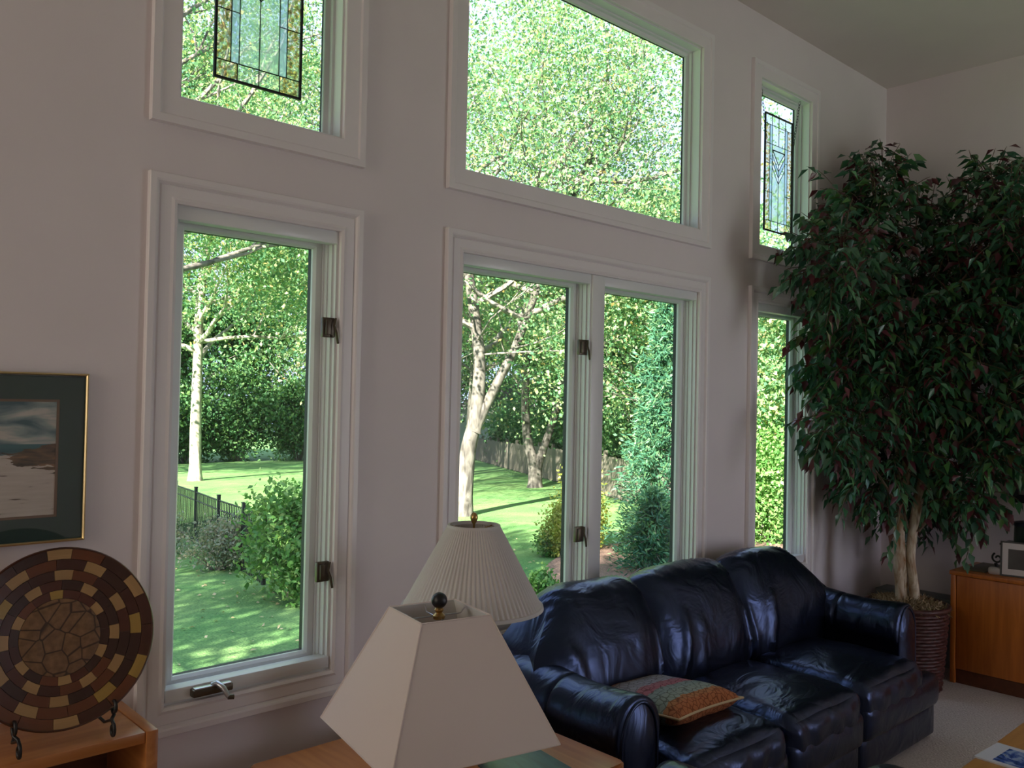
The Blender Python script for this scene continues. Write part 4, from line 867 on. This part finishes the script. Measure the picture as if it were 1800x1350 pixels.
MAT['twig'] = plain('dark_twig', (0.10, 0.065, 0.035), 0.7)
twigs.build('twigs', 'twig', fx); branch.build('branches', 'twig', fx, 60)
LP, LD, LN, LL = map(np.array, (LP, LD, LN, LL))
MAT['ficus_leaf'] = leafmat('ficus_leaf', [(0.0, (0.022, 0.095, 0.055)), (0.35, (0.036, 0.14, 0.07)), (0.62, (0.055, 0.18, 0.065)), (0.80, (0.09, 0.20, 0.05)), (0.82, (0.13, 0.020, 0.028)), (1.0, (0.075, 0.014, 0.026))], 0.12, 0.38, (1.2, 1.2, 0.6), 1.0)
lg = plain('ficus_leaf_green', (0.036, 0.14, 0.065), 0.38, spec=1.0, var=0.3, scale=30); lm = plain('ficus_leaf_maroon', (0.11, 0.018, 0.025), 0.38, spec=1.0, var=0.3, scale=30)
# the leaves nearest the viewer side become parts of their own, the rest one mass
cpos = np.array([0, -CAM_D, CAM_H]); dist = np.linalg.norm(LP - cpos, axis=1)
vis = dist - 0.35 * rs.rand(len(dist)); order = np.argsort(vis); top300 = set(order[:300].tolist())
proto = {}
for nm_, mt in (('g', lg), ('m', lm)):
    V, F = blades(np.zeros((1, 3)), np.array([[1.0, 0, 0]]), np.array([[0, 0, 1.0]]), np.array([1.0]), np.array([0.46]))
    me = bpy.data.meshes.new('leaf'); me.from_pydata([tuple(v) for v in V], [], [tuple(int(i) for i in f) for f in F]); me.materials.append(mt); proto[nm_] = me
for i in sorted(top300):
    x = Vector(LD[i]); z = Vector(LN[i]); y = z.cross(x).normalized(); z = x.cross(y)
    o = bpy.data.objects.new('leaf', proto['m' if rs.rand() < 0.2 else 'g']); COL.objects.link(o); o.parent = fx
    mw = Matrix.Identity(4)
    for r_ in range(3): mw[r_][0], mw[r_][1], mw[r_][2], mw[r_][3] = x[r_] * LL[i], y[r_] * LL[i], z[r_] * LL[i], LP[i][r_] - ORG[fx.name][r_]
    o.matrix_local = mw
keep = np.array([i for i in range(len(LP)) if i not in top300])
V, F = blades(LP[keep], LD[keep], LN[keep], LL[keep], LL[keep] * 0.46)
link_mesh('foliage', V, F, MAT['ficus_leaf'], fx, ORG[fx.name], 'stuff')

# ------------------------------------------------------------------ the garden
def gz(x, y): return -1.25 - 0.028 * y + 0.05 * noise.noise(Vector((x * 0.12, y * 0.12, 0)))
def lawn_mat():
    m, nt, b, o = newmat('lawn')
    n = N(nt, 'ShaderNodeTexNoise', Scale=0.7, Detail=5.0); nt.links.new(coords(nt), n.inputs['Vector'])
    n2 = N(nt, 'ShaderNodeTexNoise', Scale=34.0, Detail=4.0); nt.links.new(coords(nt), n2.inputs['Vector'])
    c1 = ramp(nt, n.outputs[0], [(0.3, (0.105, 0.255, 0.095)), (0.7, (0.20, 0.33, 0.14))]); c2 = ramp(nt, n2.outputs[0], [(0.3, (0.55, 0.6, 0.55)), (0.7, (1.25, 1.2, 1.0))])
    ml = nt.nodes.new('ShaderNodeMix'); ml.data_type = 'RGBA'; ml.blend_type = 'MULTIPLY'; ml.inputs[0].default_value = 1
    nt.links.new(c1, ml.inputs[6]); nt.links.new(c2, ml.inputs[7]); nt.links.new(ml.outputs[2], b.inputs['Base Color']); b.inputs['Roughness'].default_value = 0.9; b.inputs['Specular IOR Level'].default_value = 0.15
    bump(nt, b, n2.outputs[0], 0.6, 0.05); return m
gx = np.concatenate([np.linspace(-40, 0, 14), np.linspace(1.5, 50, 60), np.linspace(54, 130, 16)]); gy = np.concatenate([np.linspace(-30, -0.0, 8), np.linspace(0.9, 50, 60), np.linspace(53, 130, 16)])
m = MB().grid([[(x, y, gz(x, y)) for y in gy] for x in gx])
g = m.build('lawn', lawn_mat(), None, 80); g['kind'] = 'structure'; tag(g, 'sloping green lawn outside the windows')
# mulch beds
MAT['mulch'] = plain('mulch', (0.20, 0.12, 0.095), 0.95, var=0.5, scale=30, bmp=0.8, bscale=50)
def bed(name, label, pts):
    c = Vector((sum(p[0] for p in pts) / len(pts), sum(p[1] for p in pts) / len(pts), 0)); P = crom([(x, y, 0) for x, y in pts] + [(pts[0][0], pts[0][1], 0)], 6)[:-1]
    rows = [[(c.x + (p.x - c.x) * q, c.y + (p.y - c.y) * q, gz(c.x + (p.x - c.x) * q, c.y + (p.y - c.y) * q) + h) for p in P] for q, h in ((0.02, 0.09), (0.4, 0.08), (0.75, 0.06), (0.95, 0.045), (1.0, -0.05))]
    o = MB().grid(rows, True).build(name, 'mulch', None, 60); o['kind'] = 'structure'; tag(o, label)
bed('garden_bed', 'brown mulch bed under the evergreen outside the double window', [(8.6, 5.0), (10.6, 7.8), (12.6, 9.6), (15.0, 10.2), (17.0, 9.0), (18, 6.5), (15, 3.5), (11, 3.0)])

TREEMATS = {
 'maple': leafmat('maple_leaves', [(0.0, (0.075, 0.21, 0.11)), (0.45, (0.16, 0.32, 0.15)), (0.8, (0.33, 0.45, 0.20)), (0.96, (0.52, 0.54, 0.30)), (1.0, (0.68, 0.42, 0.15))], 0.5, tint=(1.15, 1.15, 0.85)),
 'deep': leafmat('deep_green_leaves', [(0.0, (0.04, 0.125, 0.055)), (0.6, (0.09, 0.22, 0.085)), (1.0, (0.20, 0.34, 0.12))], 0.35),
 'ever': leafmat('evergreen_sprays', [(0.0, (0.035, 0.115, 0.075)), (0.6, (0.06, 0.18, 0.10)), (1.0, (0.14, 0.26, 0.11))], 0.3),
 'gold': leafmat('golden_shrub_leaves', [(0.0, (0.20, 0.28, 0.05)), (0.5, (0.42, 0.46, 0.10)), (1.0, (0.62, 0.56, 0.18))], 0.4),
 'bush': leafmat('bright_shrub_leaves', [(0.0, (0.07, 0.20, 0.05)), (0.6, (0.16, 0.34, 0.09)), (1.0, (0.34, 0.48, 0.18))], 0.4),
 'silver': leafmat('silvery_pink_leaves', [(0.0, (0.16, 0.24, 0.14)), (0.5, (0.32, 0.36, 0.26)), (1.0, (0.52, 0.40, 0.34))], 0.35)}
MAT['bark_pale'] = bark('pale_grey_bark', (0.15, 0.13, 0.11), (0.46, 0.42, 0.37), 5)
MAT['bark_mid'] = bark('mid_grey_bark', (0.035, 0.031, 0.028), (0.17, 0.152, 0.137), 7)
MAT['bark_dark'] = bark('dark_grey_bark', (0.09, 0.08, 0.075), (0.26, 0.23, 0.21), 5)
def leaf_cloud(parent, P, size, mat, seed, droop=0.3, ratio=0.62, off=(0, 0, 0), name='foliage'):
    r = np.random.RandomState(seed); n = len(P)
    D = unit(r.randn(n, 3) + [0, 0, -droop]); Nn = unit(r.randn(n, 3) * 0.8 + [0, 0, 0.7]); L = size * (0.6 + 0.7 * r.rand(n))
    V, F = diamonds(P, D, Nn, L, L * ratio)
    return link_mesh(name, V, F, TREEMATS[mat], parent, off, 'stuff')
def grow(rng, start, d, ln, rad, level, tips, mb, bend_up=0.15, nseg=5):
    pts = [Vector(start)]; d = Vector(d).normalized(); R = [rad]
    for i in range(nseg):
        d = (d + Vector((rng.gauss(0, .16), rng.gauss(0, .16), rng.gauss(0, .10) + bend_up * 0.3))).normalized(); pts.append(pts[-1] + d * ln / nseg); R.append(rad * (1 - 0.72 * (i + 1) / nseg))
    mb.tube(pts, R, 6 if level < 2 else 4, cap=False)
    if level >= 1:
        for p in pts[2:]: tips.append((p, ln * (0.30 if level == 1 else 0.38)))
    if level < 2:
        for k in range(5 if level == 0 else 3):
            i = rng.randint(2, nseg); t = Vector((rng.gauss(0, 1), rng.gauss(0, 1), rng.gauss(0.1, .6))); nd = (d * 0.75 + t.normalized() * 0.8).normalized()
            grow(rng, pts[i], nd, ln * (0.58 + 0.2 * rng.random()), R[i] * 0.62, level + 1, tips, mb, bend_up)
def garden_tree(label, base, stems, limbs, nleaf, lsize, mat, barkm, seed, droop=0.3, cat='tree', group=None, name='shade_tree', sigma=1.0):
    """stems: list of (points, radii); limbs: list of (start, dir, length, radius)"""
    rng = random.Random(seed); t = thing(name, label, cat, base, group)
    for pts, rad in stems:
        P = crom(pts, 5); R = [rad[0] + (rad[1] - rad[0]) * (i / (len(P) - 1)) ** 0.8 for i in range(len(P))]
        R[0] *= 1.35
        if len(R) > 2: R[1] *= 1.12
        MB().tube(P, R, 14).build('trunk', barkm, t, 60)
    mb = MB(); tips = []
    for s, d, ln, r in limbs: grow(rng, s, d, ln, r, 0, tips, mb)
    mb.build('branches', 'bark_dark' if barkm != 'bark_pale' else barkm, t, 60)
    r = np.random.RandomState(seed); idx = r.randint(0, len(tips), nleaf); TP = np.array([tuple(p) for p, _ in tips]); TS = np.array([s for _, s in tips])
    P = TP[idx] + r.randn(nleaf, 3) * (TS[idx] * 0.55 * sigma)[:, None]
    leaf_cloud(t, P, lsize, mat, seed, droop, off=ORG[t.name]); return t
def auto_limbs(rng, axis_pts, z0, z1, n, ln, rad):
    out = []; A = crom(axis_pts, 8)
    for k in range(n):
        z = z0 + (z1 - z0) * (k + rng.random()) / n; p = min(A, key=lambda q: abs(q.z - z)); a = k * 2.399 + rng.random(); q = (z - z0) / max(0.1, z1 - z0)
        out.append((p, (cos(a), sin(a), 0.25 + 0.75 * q), ln * (1.0 - 0.45 * q) * (0.8 + 0.4 * rng.random()), rad * (1 - 0.5 * q)))
    return out
R_ = random.Random(21)
# big forked maple seen through the double window
f = Vector((16.34, 16.55, 0)); zb_ = gz(16.2, 16.7)
lead = [(16.20, 16.70, zb_ - 0.1), (16.24, 16.6, 0.1), (16.38, 16.45, 1.15), (16.42, 16.36, 2.7), (16.30, 16.5, 4.2), (16.0, 16.7, 6.5), (15.8, 16.9, 9.0)]
fork = [(16.36, 16.46, 0.75), (16.56, 16.28, 1.4), (16.90, 15.95, 2.4), (17.2, 15.65, 3.3), (17.5, 15.3, 4.6), (17.9, 14.6, 6.8), (18.3, 13.8, 8.8)]
garden_tree('big shade tree with a thick forked trunk filling the double window', (16.2, 16.7, zb_), [(lead, (0.27, 0.12)), (fork, (0.17, 0.09))],
            auto_limbs(R_, lead, 3.0, 10.0, 14, 5.8, 0.11) + auto_limbs(R_, fork, 3.2, 9.5, 13, 5.6, 0.10) + [((16.35, 16.4, 3.4), (-0.35, -0.8, 0.12), 4.4, 0.032), ((16.4, 16.3, 3.0), (0.5, -0.9, 0.1), 4.2, 0.032), ((16.3, 16.45, 4.0), (-0.9, -0.5, 0.0), 4.4, 0.032), ((17.1, 15.7, 3.2), (0.3, -0.9, 0.15), 4.0, 0.03), ((17.1, 15.7, 3.0), (0.95, -0.2, 0.1), 3.8, 0.03), ((16.58, 14.47, 7.7), (0.75, -0.65, 0.75), 4.6, 0.14), ((17.3, 13.8, 7.9), (0.75, -0.7, -0.08), 4.2, 0.10)],
            84000, 0.112, 'maple', 'bark_mid', 31, sigma=1.5)
# V-shaped tree in front of the plank fence
zv = gz(24.7, 22.4)
garden_tree('slim V-shaped double-trunk tree in front of the plank fence', (24.73, 22.4, zv), [([(24.70, 22.42, zv - 0.1), (24.66, 22.46, -0.9), (24.45, 22.62, 0.15), (24.34, 22.68, 1.8), (24.36, 22.64, 4.2), (24.2, 22.9, 6.5)], (0.27, 0.10)), ([(24.80, 22.36, zv - 0.1), (24.80, 22.34, -1.0), (24.95, 22.18, -0.3), (25.25, 21.86, 1.1), (25.52, 21.6, 2.6), (26.1, 21.0, 5.2)], (0.24, 0.09))],
            auto_limbs(R_, [(24.34, 22.7, 2.2), (24.2, 22.9, 6.5)], 2.8, 6.6, 7, 3.6, 0.09) + auto_limbs(R_, [(25.4, 21.7, 2.2), (26.1, 21.0, 5.4)], 2.6, 5.4, 6, 3.4, 0.08), 30000, 0.17, 'maple', 'bark_mid', 32)
# white-barked tree in the narrow window
zw = gz(16, 35.4)
lead = [(16.04, 35.4, zw - 0.1), (15.99, 35.38, 0.2), (15.98, 35.33, 2.8), (16.0, 35.25, 6.1), (16.3, 35.0, 9.5), (16.4, 34.9, 13)]
garden_tree('pale-barked tree with a straight trunk seen through the narrow casement', (16.04, 35.4, zw), [(lead, (0.28, 0.14))], auto_limbs(R_, lead, 2.6, 13.0, 20, 6.5, 0.13) + [((16, 35.3, 4.0), (0.8, -0.5, -0.02), 6.0, 0.10)], 105000, 0.18, 'maple', 'bark_pale', 33, sigma=1.4)
# trees whose crowns fill the upper windows
def crown_tree(label, x, y, ht, ln, nleaf, lsize, mat, seed, z0=3.0, nl=16, rad=0.28, sig=1.0, name='shade_tree', barkm='bark_dark', group='trees in the garden'):
    rg = random.Random(seed); z = gz(x, y); ld = [(x, y, z - 0.1), (x + rg.gauss(0, .15), y, z + ht * 0.25), (x + rg.gauss(0, .3), y + rg.gauss(0, .3), z + ht * 0.55), (x + rg.gauss(0, .5), y + rg.gauss(0, .5), z + ht * 0.9)]
    return garden_tree(label, (x, y, z), [(ld, (rad, rad * 0.3))], auto_limbs(rg, ld, z0, z + ht * 0.9, nl, ln, rad * 0.42), nleaf, lsize, mat, barkm, seed, group=group, name=name, sigma=sig)
crown_tree('spreading tree whose crown fills the window above the narrow casement', 7.2, 19.0, 15.0, 7.0, 44000, 0.12, 'maple', 41, 4.0, 20, 0.28, 1.5)
crown_tree('leafy tree behind the big forked one, seen high in the wide window', 24.5, 29.5, 15.0, 6.0, 28000, 0.15, 'maple', 42, 3.5, 18, 0.28, 1.4)
crown_tree('leafy tree left of the white-barked trunk, beyond the black metal fence', 6.5, 37.0, 14.0, 6.0, 26000, 0.18, 'maple', 43, 2.5, 16)
crown_tree('tree behind the evergreen at the side of the double window', 26.5, 18.0, 9.0, 4.4, 34000, 0.17, 'maple', 44, 1.6, 16)
crown_tree('young tree behind the gold-leaved shrub near the plank fence', 20.8, 12.3, 7.5, 3.2, 26000, 0.13, 'maple', 45, 0.8, 14, 0.14)
crown_tree('willowy tree filling the casement beside the ficus', 20.5, 7.2, 5.6, 3.0, 52000, 0.14, 'maple', 46, -0.9, 22, 0.18)
crown_tree('garden tree shading the lawn beside the house', -5.2, 2.3, 9.5, 4.4, 34000, 0.18, 'deep', 47, 2.6, 16)
crown_tree('second garden tree shading the lawn farther from the house', -7.0, 9.0, 10.0, 4.6, 30000, 0.18, 'deep', 49, 2.4, 16)
crown_tree('thin dark tree trunk far behind the big forked tree', 27.67, 30.05, 11.0, 4.2, 24000, 0.19, 'maple', 48, 2.2, 12, 0.20)
# dense trees beyond the fences
far = [(14, 52, 11), (20, 55, 13), (26, 53, 10), (32, 50, 14), (38, 46, 12), (41, 40, 15), (38, 32, 11), (36, 25, 12), (33, 18, 9), (33, 11, 8), (31, 5.5, 7)]
desc = ['at the far end behind the pale-barked trunk', 'second from the far end of the hedge', 'behind the hedge at the middle of the narrow casement', 'at the corner where hedge and plank fence meet', 'behind the plank fence, farthest along it', 'tall, behind the plank fence and the forked trunk', 'behind the plank fence and the V-shaped tree', 'behind the plank fence at the window mullion', 'behind the plank fence and the evergreen', 'beyond the fence, seen in the casement by the ficus', 'nearest the house, seen in the casement by the ficus']
for i, (x, y, h) in enumerate(far):
    crown_tree('dense green tree ' + desc[i], x, y, h, h * 0.42, 22000, 0.30, 'deep' if i % 3 else 'maple', 60 + i, -0.6, 16, 0.25, 1.15, 'dense_tree', 'bark_dark', 'trees beyond the fences')
# shrubs
def shrub(name, label, x, y, rx, ry, h, n, size, mat, seed, clump=26, group=None, droop=0.1):
    z = gz(x, y); t = thing(name, label, 'shrub', (x, y, z), group); r = np.random.RandomState(seed); mb = MB()
    C_ = r.randn(clump, 3); C_ = C_ / np.linalg.norm(C_, axis=1, keepdims=True) * (r.rand(clump, 1) ** 0.4); C_ = C_ * [rx * 0.72, ry * 0.72, h * 0.42] + [x, y, z + h * 0.52]
    for c in C_: mb.tube([(x + (c[0] - x) * 0.15, y + (c[1] - y) * 0.15, z - 0.02), (x + (c[0] - x) * 0.6, y + (c[1] - y) * 0.6, z + (c[2] - z) * 0.55), tuple(c)], [0.018, 0.012, 0.004], 5, cap=False)
    mb.build('stems', 'bark_dark', t, 60)
    i = r.randint(0, clump, n); P = C_[i] + r.randn(n, 3) * np.array([rx, ry, h * 0.7]) * 0.17; P[:, 2] = np.maximum(P[:, 2], z + 0.03)
    leaf_cloud(t, P, size, mat, seed, droop, 0.6, ORG[t.name]); return t
shrub('leafy_shrub', 'large bright green shrub on the lawn in the narrow casement', 6.95, 9.85, 1.05, 0.9, 1.85, 7500, 0.105, 'bush', 71)
shrub('leafy_shrub', 'low bright green shrub beside the bigger one in the narrow casement', 7.0, 9.1, 0.95, 0.5, 0.9, 3500, 0.095, 'bush', 70)
shrub('silvery_shrub', 'silvery pink shrub by the black metal fence, nearest the trunk', 6.9, 15.6, 0.9, 0.7, 0.85, 5000, 0.07, 'silver', 72)
shrub('silvery_shrub', 'silvery green shrub between the metal fence and the bright shrub', 7.1, 13.0, 0.9, 0.8, 1.0, 5000, 0.07, 'silver', 73)
shrub('golden_shrub', 'golden yellow shrub in front of the evergreen', 13.9, 9.9, 0.75, 0.7, 1.9, 8000, 0.075, 'gold', 74)
shrub('golden_shrub', 'small golden green shrub lit at the window mullion', 13.0, 9.6, 0.5, 0.5, 1.2, 4000, 0.07, 'gold', 75)
shrub('leafy_shrub', 'tall loose green shrub at the foot of the casement beside the ficus', 17.9, 7.7, 1.5, 1.2, 2.7, 9000, 0.11, 'bush', 69)
shrub('leafy_shrub', 'low green plant at the mulch edge by the pleated lamp', 10.0, 7.3, 0.35, 0.35, 0.42, 900, 0.085, 'bush', 76)
shrub('leafy_shrub', 'small green plant on the lawn side of the mulch bed', 12.9, 10.0, 0.4, 0.35, 0.5, 1000, 0.08, 'bush', 77)
for i, (x, y) in enumerate(((18.0, 49), (21.5, 50), (25.0, 50), (28.5, 48.5), (32, 46.5), (13.5, 48))):
    shrub('hedge_bush', 'big dark hedge bush at the lawn end, number ' + ['two', 'three', 'four', 'five', 'six', 'one'][i] + ' along the hedge', x, y, 2.8, 2.0, 4.8, 14000, 0.24, 'deep', 80 + i, 40, 'hedge at the end of the lawn')
for i, (x, y) in enumerate(((36.5, 36.5), (34.0, 31.8), (31.4, 27.4), (28.8, 22.8), (26.4, 18.6), (24.2, 14.6))):
    shrub('fence_bush', 'dark bush behind the plank fence, number ' + ['one', 'two', 'three', 'four', 'five', 'six'][i] + ' counted from its far end', x, y, 1.9, 1.9, 3.4, 7000, 0.17, 'deep', 95 + i, 40, 'bushes behind the plank fence')
# evergreen with feathery sprays
def evergreen(label, x, y, h, rad, n, seed):
    z = gz(x, y); t = thing('evergreen_tree', label, 'tree', (x, y, z)); MB().tube([(x, y, z - 0.05), (x + 0.05, y, z + h * 0.5), (x, y, z + h * 0.98)], [0.10, 0.06, 0.01], 8).build('trunk', 'bark_dark', t, 60)
    r = np.random.RandomState(seed); mb = MB(); C_ = []
    for k in range(110):
        q = (k + r.rand()) / 110; a = k * 2.399; L = rad * (1.02 - q) ** 0.75 * (0.7 + 0.45 * r.rand()); b0_ = Vector((x, y, z + 0.12 + q * h * 0.93)); e_ = b0_ + Vector((cos(a) * L, sin(a) * L, -0.10 * L + 0.25 * L * q))
        mb.tube([b0_, b0_.lerp(e_, 0.6) + Vector((0, 0, 0.04)), e_], [0.016, 0.01, 0.003], 4, cap=False)
        for s in np.linspace(0.3, 1.0, 8): C_.append((*(b0_.lerp(e_, s)), s * L * 0.09 + 0.035))
    mb.build('branches', 'bark_dark', t); C_ = np.array(C_); i = r.randint(0, len(C_), n); P = C_[i, :3] + r.randn(n, 3) * C_[i, 3:4]
    D = unit((P - np.array([x, y, 0])) * [1, 1, 0] + r.randn(n, 3) * 0.5 * rad + [0, 0, 0.1]); Nn = unit(r.randn(n, 3)); Ls = 0.15 * (0.6 + 0.7 * r.rand(n))
    V, F = diamonds(P, D, Nn, Ls, Ls * 0.22); link_mesh('foliage', V, F, TREEMATS['ever'], t, ORG[t.name], 'stuff')
evergreen('feathery blue-green evergreen in the mulch bed outside the double window', 14.75, 8.25, 6.0, 1.3, 30000, 91)
evergreen('small blue-green evergreen low in front of the tall one', 12.9, 7.2, 1.5, 0.75, 5000, 92)

# fallen leaves on the grass
nf = 900; X_ = 2.5 + rs.rand(nf) * 12; Y_ = 4 + rs.rand(nf) * 16; P = np.stack([X_, Y_, [gz(a, b) + 0.02 for a, b in zip(X_, Y_)]], 1)
V, F = diamonds(P, unit(rs.randn(nf, 3) * [1, 1, 0.15]), unit(rs.randn(nf, 3) * 0.3 + [0, 0, 1]), 0.05 + 0.05 * rs.rand(nf), 0.04 + 0.03 * rs.rand(nf))
tag(link_mesh('fallen_leaves', V, F, leafmat('dry_leaves', [(0, (0.45, 0.32, 0.16)), (1, (0.62, 0.52, 0.34))], 0.1), None, (0, 0, 0)), 'dry fallen leaves scattered over the near lawn', 'leaves', kind='stuff')

# plank fence: posts, rails, every board its own part
fa, fb = Vector((37.4, 41.1, 0)), Vector((20.2, 11.4, 0)); L = (fb - fa).length; dirf = (fb - fa) / L
pf = thing('plank_fence', 'weathered grey-brown plank fence along the garden edge', 'fence', ((fa + fb) / 2)[:])
MAT['fence_wood'] = wood('weathered_fence', (0.12, 0.105, 0.088), (0.24, 0.21, 0.175), 'z', 0.85, 3, 0.2)
ang = atan2(dirf.y, dirf.x); bw = 0.20; nb = int(L / bw)
bme = MB().box(-0.092, 0.092, -0.012, 0.012, 0, 1.42).mesh('board', mat=MAT['fence_wood']); pme = MB().bbox(-0.07, 0.07, -0.07, 0.07, 0, 1.66, 0.01).mesh('post', mat=MAT['fence_wood']); rme = MB().box(-1.2, 1.2, -0.03, 0.03, -0.06, 0.06).mesh('rail', mat=MAT['fence_wood'])
O_ = Vector(ORG[pf.name]); nrm = Vector((-dirf.y, dirf.x, 0))
for i in range(nb):
    p = fa + dirf * (bw * (i + 0.5)); put('board', bme, pf, (p.x - O_.x, p.y - O_.y, gz(p.x, p.y) + 0.04 - O_.z + 0.015 * rs.randn()), (0, 0, ang))
for i in range(int(L / 2.4) + 1):
    p = fa + dirf * min(L, 2.4 * i); z = gz(p.x, p.y); s = -0.08 if nrm.y > 0 else 0.08; put('post', pme, pf, (p.x - O_.x + nrm.x * s, p.y - O_.y + nrm.y * s, z - O_.z), (0, 0, ang))
    if i < int(L / 2.4):
        p = fa + dirf * (2.4 * i + 1.2); z = gz(p.x, p.y); sl = math.asin((gz(*(fa + dirf * (2.4 * i + 2.4)).xy) - gz(*(fa + dirf * 2.4 * i).xy)) / 2.4)
        for hz in (0.30, 0.82, 1.36): put('rail', rme, pf, (p.x - O_.x + nrm.x * s * 0.6, p.y - O_.y + nrm.y * s * 0.6, z + hz - O_.z), (0, -sl, ang))
# black metal picket fence
mp_ = [(8.75, 20.6), (8.49, 18.57), (8.15, 16.57), (7.74, 14.45), (7.40, 12.6), (7.02, 11.0)]
mf = thing('metal_fence', 'black metal picket fence on the lawn in the narrow casement', 'fence', (7.8, 15.5, gz(7.8, 15.5)))
pk = MB().box(-0.009, 0.009, -0.009, 0.009, 0, 1.17).mesh('picket', mat=MAT['black']); ps = MB().box(-0.03, 0.03, -0.03, 0.03, 0, 1.27).add(*(lambda q: (q.v, q.f))(MB().bbox(-0.037, 0.037, -0.037, 0.037, 1.27, 1.29, 0.006))).mesh('post', mat=MAT['black'])
O_ = Vector(ORG[mf.name])
for i in range(len(mp_) - 1):
    a, b = Vector((*mp_[i], 0)), Vector((*mp_[i + 1], 0)); a.z, b.z = gz(*mp_[i]), gz(*mp_[i + 1]); n = int((b - a).length / 0.125)
    put('post', ps, mf, (a - O_)[:]); 
    if i == len(mp_) - 2: put('post', ps, mf, (b - O_)[:])
    for k in range(1, n): put('picket', pk, mf, (a.lerp(b, k / n) - O_)[:])
    for hz in (0.10, 0.98, 1.17): MB().tube([a + Vector((0, 0, hz)), b + Vector((0, 0, hz))], 0.018, 4).build('rail', 'black', mf)
# neighbour's house glimpsed between the trees
hs = thing('neighbor_house', 'pale blue-grey house glimpsed through the trees beyond the plank fence', 'house', (49, 49, gz(49, 49)))
z = gz(49, 49); th = radians(40)
def hrot(m):
    m.v = [(49 + x * cos(th) - y * sin(th), 49 + x * sin(th) + y * cos(th), z + q) for x, y, q in m.v]; return m
MAT['siding'] = plain('pale_siding', (0.55, 0.58, 0.62), 0.7)
hrot(MB().box(-6, 6, -4, 4, 0, 3.6)).build('wall', 'siding', hs)
hrot(MB().add([(-6.5, -4.5, 3.5), (6.5, -4.5, 3.5), (6.5, 4.5, 3.5), (-6.5, 4.5, 3.5), (-6.5, 0, 6.2), (6.5, 0, 6.2)], [(0, 1, 5, 4), (2, 3, 4, 5), (1, 2, 5), (3, 0, 4), (3, 2, 1, 0)])).build('roof', plain('grey_roof', (0.2, 0.2, 0.21), 0.9), hs)
for x in (-4, -1, 2, 4.6):
    wf_ = hrot(MB().box(x - 0.6, x + 0.6, -4.06, -3.98, 1.0, 2.4)).build('window', 'trim', hs); hrot(MB().box(x - 0.5, x + 0.5, -4.08, -4.05, 1.1, 2.3)).build('pane', plain('dark_pane', (0.05, 0.06, 0.08), 0.1), wf_)
